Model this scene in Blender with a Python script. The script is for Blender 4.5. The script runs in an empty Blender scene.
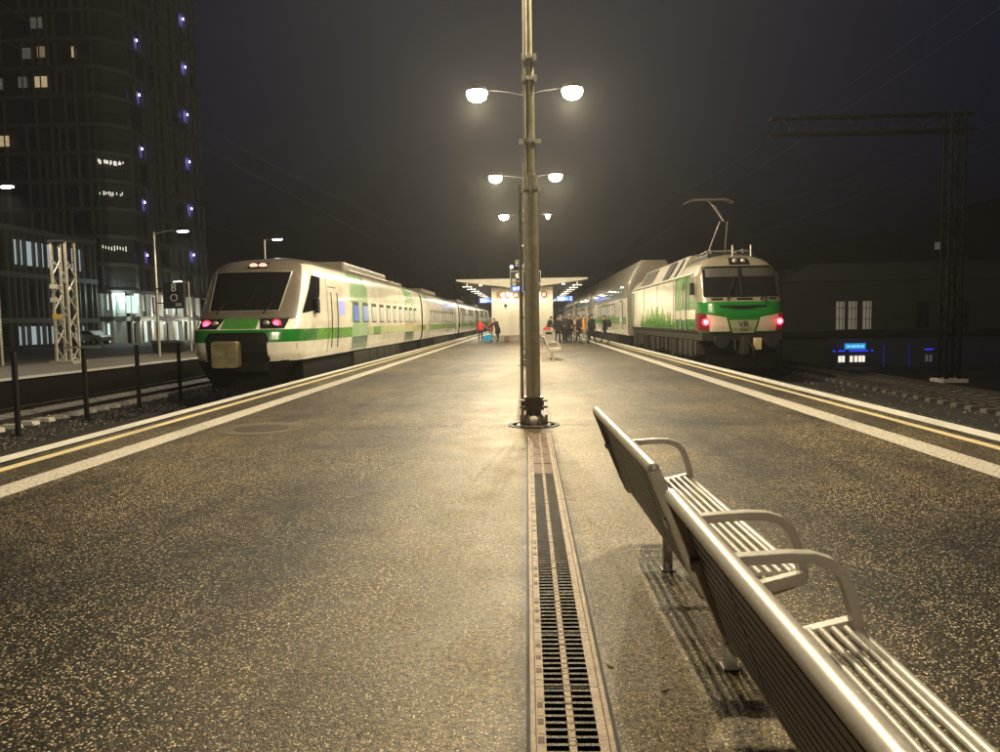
import bpy, bmesh, math, random
from mathutils import Vector, Matrix
R = math.radians
random.seed(7)
SC = bpy.context.scene
COL = SC.collection

# ------------------------------------------------------------------ camera
CAMZ = 1.45
cam_d = bpy.data.cameras.new('camera'); cam = bpy.data.objects.new('camera', cam_d); COL.objects.link(cam)
cam_d.lens = 27.0; cam_d.sensor_width = 36.0; cam_d.clip_start = 0.05; cam_d.clip_end = 4000
def _cam():
    a = Vector((27, 55, -750)).normalized()          # where the direction of the rails runs, seen by the camera
    r = R(0.8)
    b = Vector((-math.sin(r), math.cos(r), 0)); b = (b - a*b.dot(a)).normalized()
    x = a.cross(b)
    M = Matrix((x, a, b)).transposed()               # world -> camera
    W = M.transposed().to_4x4(); W.translation = (0, 0, CAMZ)
    cam.matrix_world = W
_cam()
SC.camera = cam

# ------------------------------------------------------------------ world, moonlight, exposure
world = bpy.data.worlds.new('World'); SC.world = world; world.use_nodes = True
wn = world.node_tree.nodes; wl = world.node_tree.links; wn.clear()
wo = wn.new('ShaderNodeOutputWorld'); bg = wn.new('ShaderNodeBackground'); sky = wn.new('ShaderNodeTexSky')
sky.sky_type = 'NISHITA'; sky.sun_disc = False
sky.sun_elevation = R(-2.2); sky.sun_rotation = R(160); sky.air_density = 1.0; sky.dust_density = 0.6; sky.ozone_density = 2.0
bg.inputs['Strength'].default_value = 0.07
tint = wn.new('ShaderNodeMix'); tint.data_type = 'RGBA'; tint.blend_type = 'MULTIPLY'; tint.inputs[0].default_value = 1.0; tint.inputs[7].default_value = (.30, .56, 1.5, 1)
wl.new(sky.outputs[0], tint.inputs[6]); wl.new(tint.outputs[2], bg.inputs['Color']); wl.new(bg.outputs[0], wo.inputs['Surface'])
sun_d = bpy.data.lights.new('moonlight', 'SUN'); sun = bpy.data.objects.new('moonlight', sun_d); COL.objects.link(sun)
sun_d.energy = 0.004; sun_d.angle = R(0.5); sun_d.color = (0.8, 0.88, 1.0); sun.rotation_euler = (R(50), 0, R(160))
SC.view_settings.view_transform = 'Standard'; SC.view_settings.look = 'None'
SC.view_settings.exposure = 0.0; SC.view_settings.gamma = 1.0; SC.view_settings.use_curve_mapping = False
SC.render.engine = 'CYCLES'
SC.cycles.use_denoising = True
try: SC.cycles.denoiser = 'OPENIMAGEDENOISE'
except Exception: pass
SC.cycles.max_bounces = 6; SC.cycles.diffuse_bounces = 2; SC.cycles.glossy_bounces = 3; SC.cycles.volume_bounces = 0
SC.cycles.transmission_bounces = 4; SC.cycles.sample_clamp_indirect = 4.0
SC.cycles.use_light_tree = True
SC.cycles.volume_max_steps = 64

LAMP_W = 3000.0
WARM = (1.0, 0.85, 0.58)
HAZE = 0.0007

# ------------------------------------------------------------------ materials
MATS = {}
def mat(name, col, rough=0.5, metal=0.0, emit=None, es=0.0, spec=None, noise=None, bump=None, coat=0.0, two=None):
    """procedural material: base colour broken up by noise=(scale, amount), bump=(scale, strength)"""
    if name in MATS: return MATS[name]
    m = bpy.data.materials.new(name); m.use_nodes = True; MATS[name] = m
    nt = m.node_tree; N = nt.nodes; L = nt.links
    p = N['Principled BSDF']
    p.inputs['Base Color'].default_value = (*col, 1); p.inputs['Roughness'].default_value = rough; p.inputs['Metallic'].default_value = metal
    if spec is not None: p.inputs['Specular IOR Level'].default_value = spec
    if coat: p.inputs['Coat Weight'].default_value = coat; p.inputs['Coat Roughness'].default_value = 0.08
    if emit:
        p.inputs['Emission Color'].default_value = (*emit, 1); p.inputs['Emission Strength'].default_value = es
        m.cycles.emission_sampling = 'NONE'
    tc = N.new('ShaderNodeTexCoord')
    if noise is None and not emit: noise = (3.0, 0.12)
    if noise:
        n = N.new('ShaderNodeTexNoise'); n.inputs['Scale'].default_value = noise[0]; n.inputs['Detail'].default_value = 6; n.inputs['Roughness'].default_value = 0.65
        L.new(tc.outputs['Object'], n.inputs['Vector'])
        r = N.new('ShaderNodeValToRGB'); r.color_ramp.elements[0].position = 0.3; r.color_ramp.elements[1].position = 0.7
        a = noise[1]
        c0 = two if two else tuple(c*(1-a) for c in col)
        c1 = col if two else tuple(min(1, c*(1+a*.6)) for c in col)
        r.color_ramp.elements[0].color = (*c0, 1); r.color_ramp.elements[1].color = (*c1, 1)
        L.new(n.outputs['Fac'], r.inputs['Fac']); L.new(r.outputs[0], p.inputs['Base Color'])
        mr = N.new('ShaderNodeMapRange'); mr.inputs['To Min'].default_value = max(0.02, rough*0.8); mr.inputs['To Max'].default_value = min(1, rough*1.25)
        L.new(n.outputs['Fac'], mr.inputs['Value']); L.new(mr.outputs[0], p.inputs['Roughness'])
    if bump:
        n2 = N.new('ShaderNodeTexNoise'); n2.inputs['Scale'].default_value = bump[0]; n2.inputs['Detail'].default_value = 4
        L.new(tc.outputs['Object'], n2.inputs['Vector'])
        b = N.new('ShaderNodeBump'); b.inputs['Strength'].default_value = bump[1]; b.inputs['Distance'].default_value = 0.02
        L.new(n2.outputs['Fac'], b.inputs['Height']); L.new(b.outputs[0], p.inputs['Normal'])
    return m

def asphalt_mat():
    m = bpy.data.materials.new('wet_asphalt'); m.use_nodes = True
    nt = m.node_tree; N = nt.nodes; L = nt.links; p = N['Principled BSDF']
    g = N.new('ShaderNodeNewGeometry')
    def noise(s, d=5, r=.6):
        n = N.new('ShaderNodeTexNoise'); n.inputs['Scale'].default_value = s; n.inputs['Detail'].default_value = d; n.inputs['Roughness'].default_value = r
        L.new(g.outputs['Position'], n.inputs['Vector']); return n
    def ramp(src, stops):
        r = N.new('ShaderNodeValToRGB'); e = r.color_ramp.elements
        e[0].position, e[0].color = stops[0][0], (*stops[0][1], 1); e[1].position, e[1].color = stops[-1][0], (*stops[-1][1], 1)
        for q, c in stops[1:-1]:
            k = e.new(q); k.color = (*c, 1)
        L.new(src, r.inputs['Fac']); return r
    def mix(a, b, f, mode='MIX'):
        x = N.new('ShaderNodeMix'); x.data_type = 'RGBA'; x.blend_type = mode
        for s, k in ((a, 6), (b, 7)):
            if isinstance(s, tuple): x.inputs[k].default_value = (*s, 1)
            else: L.new(s, x.inputs[k])
        if isinstance(f, float): x.inputs[0].default_value = f
        else: L.new(f, x.inputs[0])
        return x.outputs[2]
    # stone chips
    v = N.new('ShaderNodeTexVoronoi'); v.inputs['Scale'].default_value = 125; L.new(g.outputs['Position'], v.inputs['Vector'])
    sep = N.new('ShaderNodeSeparateColor'); L.new(v.outputs['Color'], sep.inputs[0])
    chip = ramp(sep.outputs[0], [(0, (.002, .0013, .0006)), (.46, (.011, .0075, .0033)), (.70, (.040, .027, .012)), (.82, (.15, .105, .048)), (.92, (.50, .43, .30)), (1, (.85, .78, .62))])
    chip.color_ramp.interpolation = 'LINEAR'
    edge = ramp(v.outputs['Distance'], [(0.25, (1, 1, 1)), (0.62, (.18, .17, .15))])
    c = mix(chip.outputs[0], edge.outputs[0], 1.0, 'MULTIPLY')
    # sparse pale chips, larger than the rest
    v2 = N.new('ShaderNodeTexVoronoi'); v2.inputs['Scale'].default_value = 62; L.new(g.outputs['Position'], v2.inputs['Vector'])
    s2 = N.new('ShaderNodeSeparateColor'); L.new(v2.outputs['Color'], s2.inputs[0])
    d2 = ramp(v2.outputs['Distance'], [(.24, (1, 1, 1)), (.36, (0, 0, 0))]); r2 = ramp(s2.outputs[0], [(.70, (0, 0, 0)), (.80, (1, 1, 1))])
    m2 = N.new('ShaderNodeMath'); m2.operation = 'MULTIPLY'; L.new(d2.outputs[0], m2.inputs[0]); L.new(r2.outputs[0], m2.inputs[1])
    c = mix(c, (.66, .60, .46), m2.outputs[0])
    # worn, dusty zones and damp darker zones
    big = noise(.35, 4); zone = ramp(big.outputs['Fac'], [(.36, (.48, .48, .50)), (.62, (1.5, 1.38, 1.12))])
    c = mix(c, zone.outputs[0], 1.0, 'MULTIPLY')
    mid = noise(2.2, 5, .7); zm = ramp(mid.outputs['Fac'], [(.33, (.85, .85, .85)), (.55, (1, 1, 1)), (.72, (1.15, 1.12, 1.06))])
    c = mix(c, zm.outputs[0], 1.0, 'MULTIPLY')
    # long streaks left by feet, wheels and run-off
    mp = N.new('ShaderNodeMapping'); mp.inputs['Scale'].default_value = (2.6, .38, 1); L.new(g.outputs['Position'], mp.inputs['Vector'])
    st_ = N.new('ShaderNodeTexNoise'); st_.inputs['Scale'].default_value = 1.0; st_.inputs['Detail'].default_value = 6; st_.inputs['Roughness'].default_value = .6; L.new(mp.outputs[0], st_.inputs['Vector'])
    sr = ramp(st_.outputs['Fac'], [(.34, (.55, .53, .50)), (.46, (1, 1, 1)), (.66, (1.2, 1.16, 1.05))])
    c = mix(c, sr.outputs[0], 1.0, 'MULTIPLY')
    # sand and dust along the drain, also carrying the lamps' golden sheen as colour
    sp = N.new('ShaderNodeSeparateXYZ'); L.new(g.outputs['Position'], sp.inputs[0])
    wob = N.new('ShaderNodeMath'); wob.operation = 'MULTIPLY_ADD'; L.new(noise(.8, 4).outputs['Fac'], wob.inputs[0]); wob.inputs[1].default_value = 1.6; wob.inputs[2].default_value = -.95
    ad = N.new('ShaderNodeMath'); ad.operation = 'ADD'; L.new(sp.outputs['X'], ad.inputs[0]); L.new(wob.outputs[0], ad.inputs[1])
    ab = N.new('ShaderNodeMath'); ab.operation = 'ABSOLUTE'; L.new(ad.outputs[0], ab.inputs[0])
    mr = N.new('ShaderNodeMapRange'); mr.interpolation_type = 'SMOOTHSTEP'; L.new(ab.outputs[0], mr.inputs[0])
    mr.inputs['From Min'].default_value = 0.2; mr.inputs['From Max'].default_value = 1.9; mr.inputs['To Min'].default_value = .62; mr.inputs['To Max'].default_value = 0.0
    grain = noise(40, 3, .7)
    gr = ramp(grain.outputs['Fac'], [(.35, (0, 0, 0)), (.65, (1, 1, 1))])
    dm = N.new('ShaderNodeMath'); dm.operation = 'MULTIPLY'; L.new(mr.outputs[0], dm.inputs[0]); L.new(gr.outputs[0], dm.inputs[1])
    c = mix(c, (.42, .31, .14), dm.outputs[0])
    # black damp along the drain joint
    ax = N.new('ShaderNodeMath'); ax.operation = 'SUBTRACT'; L.new(sp.outputs['X'], ax.inputs[0]); ax.inputs[1].default_value = .13
    a2 = N.new('ShaderNodeMath'); a2.operation = 'ABSOLUTE'; L.new(ax.outputs[0], a2.inputs[0])
    nz = noise(5, 5, .7); a3 = N.new('ShaderNodeMath'); a3.operation = 'MULTIPLY_ADD'; L.new(nz.outputs['Fac'], a3.inputs[0]); a3.inputs[1].default_value = -.22; L.new(a2.outputs[0], a3.inputs[2])
    dr = ramp(a3.outputs[0], [(.04, (.35, .33, .3)), (.13, (1, 1, 1))])
    c = mix(c, dr.outputs[0], 1.0, 'MULTIPLY')
    # a few hairline cracks
    dn = noise(1.3, 4); dv = N.new('ShaderNodeVectorMath'); dv.operation = 'MULTIPLY_ADD'; L.new(dn.outputs['Color'], dv.inputs[0]); dv.inputs[1].default_value = (.9, .9, 0); L.new(g.outputs['Position'], dv.inputs[2])
    vc = N.new('ShaderNodeTexVoronoi'); vc.feature = 'DISTANCE_TO_EDGE'; vc.inputs['Scale'].default_value = .30; L.new(dv.outputs[0], vc.inputs['Vector'])
    ck = ramp(vc.outputs['Distance'], [(.0, (.25, .24, .22)), (.0035, (1, 1, 1))]); ckm = ramp(big.outputs['Fac'], [(.48, (0, 0, 0)), (.56, (1, 1, 1))])
    ckf = N.new('ShaderNodeMath'); ckf.operation = 'MULTIPLY'; L.new(ckm.outputs[0], ckf.inputs[0]); ckf.inputs[1].default_value = .8
    c = mix(c, mix(c, ck.outputs[0], 1.0, 'MULTIPLY'), ckf.outputs[0])
    L.new(c, p.inputs['Base Color'])
    rr = ramp(mid.outputs['Fac'], [(.3, (.44, .44, .44)), (.7, (.60, .60, .60))]); L.new(rr.outputs[0], p.inputs['Roughness'])
    p.inputs['Specular IOR Level'].default_value = .28
    # relief: chips
    inv = N.new('ShaderNodeMath'); inv.operation = 'MULTIPLY_ADD'; L.new(v.outputs['Distance'], inv.inputs[0]); inv.inputs[1].default_value = -1.0; L.new(sep.outputs[1], inv.inputs[2])
    b = N.new('ShaderNodeBump'); b.inputs['Strength'].default_value = .6; b.inputs['Distance'].default_value = .004
    L.new(inv.outputs[0], b.inputs['Height']); L.new(b.outputs[0], p.inputs['Normal'])
    return m

def worn_mat(name, col, under=(.035, .028, .018), lo=.36, hi=.46, scale=34):
    m = mat(name, col, .55, noise=(scale, .3), two=under, bump=(90, .4))
    for n in m.node_tree.nodes:
        if n.type == 'VALTORGB':
            e = n.color_ramp.elements; e[0].position = lo; e[1].position = hi; k = e.new(.62); k.color = (*[c*.8 for c in col], 1)
        if n.type == 'TEX_NOISE' and abs(n.inputs['Scale'].default_value-scale) < 1e-3: n.inputs['Detail'].default_value = 9; n.inputs['Roughness'].default_value = .75
    return m
def gravel_mat(name, base, scale=28, amount=.9):
    m = bpy.data.materials.new(name); m.use_nodes = True
    nt = m.node_tree; N = nt.nodes; L = nt.links; p = N['Principled BSDF']
    g = N.new('ShaderNodeNewGeometry'); v = N.new('ShaderNodeTexVoronoi'); v.inputs['Scale'].default_value = scale
    L.new(g.outputs['Position'], v.inputs['Vector'])
    sep = N.new('ShaderNodeSeparateColor'); L.new(v.outputs['Color'], sep.inputs[0])
    r = N.new('ShaderNodeValToRGB'); e = r.color_ramp.elements
    e[0].color = (*[c*.35 for c in base], 1); e[1].color = (*[c*2.6 for c in base], 1); k = e.new(.8); k.color = (*base, 1)
    L.new(sep.outputs[0], r.inputs['Fac']); L.new(r.outputs[0], p.inputs['Base Color'])
    b = N.new('ShaderNodeBump'); b.inputs['Strength'].default_value = amount; b.inputs['Distance'].default_value = .03; b.invert = True
    L.new(v.outputs['Distance'], b.inputs['Height']); L.new(b.outputs[0], p.inputs['Normal'])
    p.inputs['Roughness'].default_value = .85
    return m

M_ASPH = asphalt_mat()
M_BALLAST = gravel_mat('ballast', (.022, .021, .014))
M_STREET = mat('street_asphalt', (.05, .05, .05), .7, bump=(60, .4))
M_CONC = mat('concrete', (.3, .29, .26), .75, noise=(6, .3), bump=(40, .3))
M_WLINE = worn_mat('worn_white_paint', (.58, .53, .44), lo=.40, hi=.50)
M_WSLAB = worn_mat('edge_white', (.66, .63, .55), (.25, .22, .17), .34, .44, 16)
M_YLINE = worn_mat('yellow_paint', (.66, .54, .30), lo=.33, hi=.42)
M_METAL = mat('bench_metal', (.52, .48, .41), .34, .12, spec=.35, noise=(60, .10), bump=(400, .05))
M_GALV = mat('galvanised_steel', (.42, .40, .33), .42, .6, noise=(14, .25))
M_POLE = mat('olive_pole_paint', (.36, .33, .23), .40, .1, noise=(10, .25))
M_DARKST = mat('dark_steel', (.014, .013, .012), .6, .0, spec=.25)
M_BLACK = mat('black_rubber', (.006, .006, .006), .6, spec=.12)
M_RUST = mat('rusted_iron', (.15, .07, .028), .65, .1, noise=(16, .5), two=(.035, .022, .012), bump=(120, .4))
M_IRON = mat('worn_iron', (.30, .225, .135), .55, .2, noise=(11, .5), two=(.085, .045, .022), bump=(120, .3))
M_RAIL = mat('rail_steel', (.35, .33, .30), .28, .9)
M_RAILR = mat('rail_rust', (.03, .022, .016), .8, .0)
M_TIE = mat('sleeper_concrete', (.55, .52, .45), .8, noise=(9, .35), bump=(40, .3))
M_CREAM = mat('train_cream', (.73, .69, .57), .18, noise=(1.6, .20), coat=.6)
M_GREEN = mat('train_green', (.011, .15, .018), .22, noise=(1.5, .12), coat=.4)
M_LIME = mat('train_lime', (.09, .30, .025), .22, noise=(1.5, .2), coat=.4)
M_MINT = mat('train_mint', (.32, .50, .28), .18, noise=(2, .2), coat=.5)
M_TEAL = mat('train_dark_green', (.03, .12, .06), .2, noise=(3, .3), coat=.5)
M_TAUPE = mat('train_grey_brown', (.13, .11, .085), .3, noise=(3, .12), coat=.3)
M_ROOFG = mat('train_roof_grey', (.10, .088, .066), .45, noise=(3, .2))
M_GLASS = mat('dark_glass', (.008, .008, .008), .04, noise=(3, .1), spec=.6)
M_UNDER = mat('underframe', (.006, .0055, .005), .7, spec=.08, noise=(8, .4))
M_UNDERL = mat('underframe_grey', (.026, .023, .017), .65, spec=.15, noise=(8, .4))
M_SEAM = mat('panel_seam', (.05, .045, .04), .6)
M_LITWIN = mat('train_window_lit', (.05, .05, .045), .06, noise=(3, .1), emit=(1, .86, .60), es=.38)
def emat(name, col, s): return mat(name, (0, 0, 0), .5, emit=col, es=s)
E_LAMP = emat('lamp_glow', (1.0, .86, .60), 60)
E_LAMPW = emat('lamp_glow_white', (.95, .97, 1.0), 18)
E_STRIP = emat('strip_glow', (1, .90, .70), 2.5)
E_WHITE = emat('white_glow', (1, .97, .9), 2.2)
E_TAIL = emat('tail_light_glow', (1, .03, .06), 2.0)
E_TAILC = emat('tail_light_core', (1, .28, .42), 3.2)
E_PINK = emat('pink_light_core', (1, .22, .45), 1.6)
E_TOP = emat('top_light_glow', (1, .55, .40), 1.5)
E_BLUE = emat('blue_screen_glow', (.04, .20, 1.0), 1.6)
E_VIO = emat('violet_led_glow', (.22, .16, 1.0), 5.0)
E_VIOC = emat('violet_led_core', (.65, .62, 1.0), 7.0)
E_CYAN = emat('cyan_sign_glow', (.03, .42, .95), .8)
E_NEON = emat('blue_neon_glow', (.03, .05, 1.0), 1.3)
E_WINC = emat('cool_window_glow', (.75, .95, .88), 1.1)
E_WINW = emat('warm_window_glow', (1, .74, .40), .16)
E_WIND = emat('dim_window_glow', (.9, .9, .75), .07)

# ------------------------------------------------------------------ mesh helper
def link(o, parent=None):
    COL.objects.link(o)
    if parent is not None: o.parent = parent
    return o
def tag(o, label=None, cat=None, group=None, kind=None):
    if label: o['label'] = label
    if cat: o['category'] = cat
    if group: o['group'] = group
    if kind: o['kind'] = kind
    return o
def thing(name, label, cat, loc=(0, 0, 0), rz=0.0, group=None):
    o = bpy.data.objects.new(name, None); link(o); o.empty_display_size = .2
    o.location = loc; o.rotation_euler = (0, 0, rz)
    return tag(o, label, cat, group)
def copy_tree(o, parent=None):
    c = o.copy(); link(c)
    if parent is not None: c.parent = parent
    for ch in [x for x in COL.objects if x.parent is o]: copy_tree(ch, c)
    return c

class MB:
    def __init__(s): s.v = []; s.f = []; s.m = []
    def add(s, vs, fs, mi=0):
        b = len(s.v); s.v += [tuple(p) for p in vs]
        for f in fs: s.f.append(tuple(b+i for i in f)); s.m.append(mi)
        return s
    def box(s, x0, x1, y0, y1, z0, z1, mi=0):
        x0, x1 = min(x0, x1), max(x0, x1); y0, y1 = min(y0, y1), max(y0, y1); z0, z1 = min(z0, z1), max(z0, z1)
        return s.add([(x0,y0,z0),(x1,y0,z0),(x1,y1,z0),(x0,y1,z0),(x0,y0,z1),(x1,y0,z1),(x1,y1,z1),(x0,y1,z1)],
              [(0,3,2,1),(4,5,6,7),(0,1,5,4),(1,2,6,5),(2,3,7,6),(3,0,4,7)], mi)
    def tube(s, pts, r, n=8, mi=0, caps=True, flat=None):
        """round (or, flat=(w,t), rectangular) bar along points"""
        pts = [Vector(p) for p in pts]; k = len(pts); rs = r if isinstance(r, (list, tuple)) else [r]*k
        up = None; rings = []
        for i, p in enumerate(pts):
            d = (pts[min(i+1, k-1)] - pts[max(i-1, 0)]).normalized()
            if up is None:
                up = Vector((0, 0, 1)) if abs(d.z) < .9 else Vector((0, 1, 0))
            a = d.cross(up).normalized(); b = a.cross(d).normalized(); up = b
            if flat:
                w, t = flat; ring = [p+a*w/2+b*t/2, p-a*w/2+b*t/2, p-a*w/2-b*t/2, p+a*w/2-b*t/2]
            else:
                ring = [p + a*math.cos(2*math.pi*j/n)*rs[i] + b*math.sin(2*math.pi*j/n)*rs[i] for j in range(n)]
            rings.append(ring)
        n = 4 if flat else n
        vs = [q for g in rings for q in g]; fs = []
        for i in range(k-1):
            for j in range(n): fs.append((i*n+j, i*n+(j+1) % n, (i+1)*n+(j+1) % n, (i+1)*n+j))
        if caps: fs.append(tuple(range(n-1, -1, -1))); fs.append(tuple((k-1)*n+j for j in range(n)))
        return s.add(vs, fs, mi)
    def lathe(s, prof, c=(0, 0), n=16, mi=0):
        vs = []; fs = []
        for r, z in prof:
            for j in range(n):
                t = 2*math.pi*j/n; vs.append((c[0]+r*math.cos(t), c[1]+r*math.sin(t), z))
        for i in range(len(prof)-1):
            for j in range(n): fs.append((i*n+j, i*n+(j+1) % n, (i+1)*n+(j+1) % n, (i+1)*n+j))
        fs.append(tuple(range(n-1, -1, -1))); fs.append(tuple((len(prof)-1)*n+j for j in range(n)))
        return s.add(vs, fs, mi)
    def ball(s, c, r, n=10, mi=0):
        rx, ry, rz = r if isinstance(r, (tuple, list)) else (r, r, r)
        vs = [(c[0], c[1], c[2]-rz)]; m = n//2
        for i in range(1, m):
            a = math.pi*i/m - math.pi/2
            for j in range(n):
                t = 2*math.pi*j/n; vs.append((c[0]+rx*math.cos(a)*math.cos(t), c[1]+ry*math.cos(a)*math.sin(t), c[2]+rz*math.sin(a)))
        vs.append((c[0], c[1], c[2]+rz)); fs = []
        for j in range(n): fs.append((0, 1+(j+1) % n, 1+j))
        for i in range(m-2):
            for j in range(n): fs.append((1+i*n+j, 1+i*n+(j+1) % n, 1+(i+1)*n+(j+1) % n, 1+(i+1)*n+j))
        t = len(vs)-1
        for j in range(n): fs.append((t, 1+(m-2)*n+j, 1+(m-2)*n+(j+1) % n))
        return s.add(vs, fs, mi)
    def prism(s, poly, y0, y1, mi=0, axis='y'):
        """poly of (a,b) extruded along axis: y -> (a,y,b); x -> (x,a,b); z -> (a,b,z)"""
        n = len(poly)
        def P(a, b, t): return (a, t, b) if axis == 'y' else ((t, a, b) if axis == 'x' else (a, b, t))
        vs = [P(a, b, y0) for a, b in poly] + [P(a, b, y1) for a, b in poly]
        fs = [tuple(range(n)), tuple(range(2*n-1, n-1, -1))] + [(i, i+n, (i+1) % n + n, (i+1) % n) for i in range(n)]
        return s.add(vs, fs, mi)
    def grid(s, fn, nu, nv, mi=0, mf=None):
        vs = [fn(i/nu, j/nv) for j in range(nv+1) for i in range(nu+1)]
        b = len(s.v); s.v += [tuple(p) for p in vs]
        for j in range(nv):
            for i in range(nu):
                f = (j*(nu+1)+i, j*(nu+1)+i+1, (j+1)*(nu+1)+i+1, (j+1)*(nu+1)+i)
                s.f.append(tuple(b+q for q in f))
                if mf:
                    c = sum((Vector(vs[q]) for q in f), Vector())/4; s.m.append(mf(c))
                else: s.m.append(mi)
        return s
    def build(s, name, mats, parent=None, smooth=False, bevel=0.0, world=False):
        me = bpy.data.meshes.new(name)
        off = Vector(parent.location) if (world and parent is not None) else Vector()
        me.from_pydata([(p[0]-off.x, p[1]-off.y, p[2]-off.z) for p in s.v], [], s.f)
        if not isinstance(mats, (list, tuple)): mats = [mats]
        for m in mats: me.materials.append(m)
        for p, mi in zip(me.polygons, s.m): p.material_index = mi
        bm = bmesh.new(); bm.from_mesh(me); bmesh.ops.recalc_face_normals(bm, faces=bm.faces); bm.to_mesh(me); bm.free()
        me.update()
        if smooth:
            me.shade_smooth(); me.set_sharp_from_angle(angle=R(38))
        o = bpy.data.objects.new(name, me); link(o, parent)
        if bevel:
            b = o.modifiers.new('bevel', 'BEVEL'); b.width = bevel; b.segments = 2; b.limit_method = 'ANGLE'
        return o

def text_mb(txt, size, depth=.004):
    """letters as real geometry, in x/z plane facing -y, centred"""
    cu = bpy.data.curves.new('t', 'FONT'); cu.body = txt; cu.size = size; cu.extrude = depth; cu.align_x = 'CENTER'; cu.align_y = 'CENTER'
    o = bpy.data.objects.new('t', cu); COL.objects.link(o)
    bpy.context.view_layer.update()
    dg = bpy.context.evaluated_depsgraph_get(); me = bpy.data.meshes.new_from_object(o.evaluated_get(dg))
    mb = MB(); mb.add([(v.co.x, -v.co.z, v.co.y) for v in me.vertices], [tuple(p.vertices) for p in me.polygons])
    bpy.data.objects.remove(o); bpy.data.curves.remove(cu); bpy.data.meshes.remove(me)
    return mb
def xf(mb, loc=(0, 0, 0), rz=0, scale=1):
    c, s_ = math.cos(rz), math.sin(rz)
    mb.v = [((x*c-y*s_)*scale+loc[0], (x*s_+y*c)*scale+loc[1], z*scale+loc[2]) for x, y, z in mb.v]
    return mb

# ------------------------------------------------------------------ the ground and the platforms
PL, PR = -6.02, 5.62          # platform edges
GZ = -0.90                    # ballast level
def ground():
    mb = MB()
    xs = [(-1800, -.9), (-21.2, GZ), (13.4, GZ), (17.5, -3.1), (60, -3.1), (1800, -3.1)]
    ys = [-60, 0, 30, 60, 100, 200, 500, 1800]
    nx = len(xs)
    vs = [(x, y, z) for y in ys for x, z in xs]
    fs = [(j*nx+i, j*nx+i+1, (j+1)*nx+i+1, (j+1)*nx+i) for j in range(len(ys)-1) for i in range(nx-1)]
    mb.add(vs, fs)
    tag(mb.build('ground', M_BALLAST), kind='structure')
ground()
def structure(name, mb, m, **k):
    o = mb.build(name, m, **k); o['kind'] = 'structure'; return o
structure('platform', MB().box(PL+.25, PR-.28, -25, 260, -1.4, 0), M_ASPH)
def slabs(x0, x1):
    mb = MB()
    for i in range(238): mb.box(x0, x1, -25+i*1.2+.005, -25+(i+1)*1.2-.005, -.35, .004)
    return mb
structure('platform_edge_left', slabs(PL, PL+.25).box(PL+.15, PL+.25, -25, 260, -1.4, -.35), M_WSLAB)
structure('platform_edge_right', slabs(PR-.28, PR).box(PR-.28, PR-.15, -25, 260, -1.4, -.35), M_WSLAB)
structure('edge_joint_left', MB().box(PL+.25, PL+.31, -25, 260, -.02, .002), M_BLACK)
structure('yellow_line_left', MB().box(-5.54, -5.40, -25, 260, -.01, .004), M_YLINE)
structure('white_line_left', MB().box(-4.90, -4.57, -25, 260, -.01, .004), M_WLINE)
structure('yellow_line_right', MB().box(5.0, 5.12, -25, 260, -.01, .004), M_YLINE)
structure('white_line_right', MB().box(4.14, 4.48, -25, 260, -.01, .004), M_WLINE)
# far platform on the left, and the forecourt behind it
structure('second_platform', MB().box(-20.6, -15.62, -25, 240, -1.4, 0), mat('second_platform_asphalt', (.12, .10, .065), .6, noise=(3, .4), bump=(80, .4)))
structure('second_platform_edge', MB().box(-15.62, -15.3, -25, 240, -.05, .004), M_WSLAB)
structure('second_platform_wall', MB().box(-15.7, -15.4, -25, 240, -1.4, -.05), mat('dark_concrete', (.014, .013, .011), .9, spec=.1))
structure('forecourt', MB().box(-90, -20.6, 20, 240, -1.4, -.15), M_STREET)

# ------------------------------------------------------------------ tracks
def track(cx, y0, y1, ns, label, sy0, tie=None):
    t = thing('railway_track', label, 'railway track', (cx, y0, GZ))
    for s in (-1, 1):
        mb = MB(); x = s*.79
        prof = [(x-.06, .10), (x+.06, .10), (x+.06, .11), (x+.012, .12), (x+.012, .165), (x+.034, .175), (x+.034, .20), (x-.034, .20), (x-.034, .175), (x-.012, .165), (x-.012, .12), (x-.06, .11)]
        mb.prism(prof, 0, y1-y0)
        mb.box(x-.026, x+.026, 0, y1-y0, .20, .202, 1)
        mb.build('rail', [M_RAILR, M_RAIL], t)
    sl = MB(); sl.prism([(-1.3, 0), (1.3, 0), (1.27, .10), (.55, .10), (.4, .07), (-.4, .07), (-.55, .10), (-1.27, .10)], -.13, .13)
    for s in (-1, 1):
        for q in (-1, 1): sl.box(s*.79+q*.09-.03, s*.79+q*.09+.03, -.06, .06, .10, .14, 1)
    so = sl.build('sleeper', [tie or M_TIE, M_RAILR], t); so.location.y = sy0-y0
    for i in range(1, ns):
        c = so.copy(); link(c, t); c.location.y = sy0-y0+i*.62
    return t
track(-7.75, -20, 250, 30, 'railway track under the white and green train', 8)
track(-13.4, -20, 250, 90, 'empty railway track between fence posts and far platform', 8)
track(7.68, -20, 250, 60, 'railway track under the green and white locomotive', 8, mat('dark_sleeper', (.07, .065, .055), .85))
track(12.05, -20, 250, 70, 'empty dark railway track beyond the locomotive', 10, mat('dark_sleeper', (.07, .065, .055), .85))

structure('cable_duct', MB().box(-9.42, -9.30, -20, 19.3, GZ, -.70).box(-9.30, -8.9, -20, 19.3, GZ, GZ+.02), mat('duct_dark', (.03, .026, .02), .6))
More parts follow.
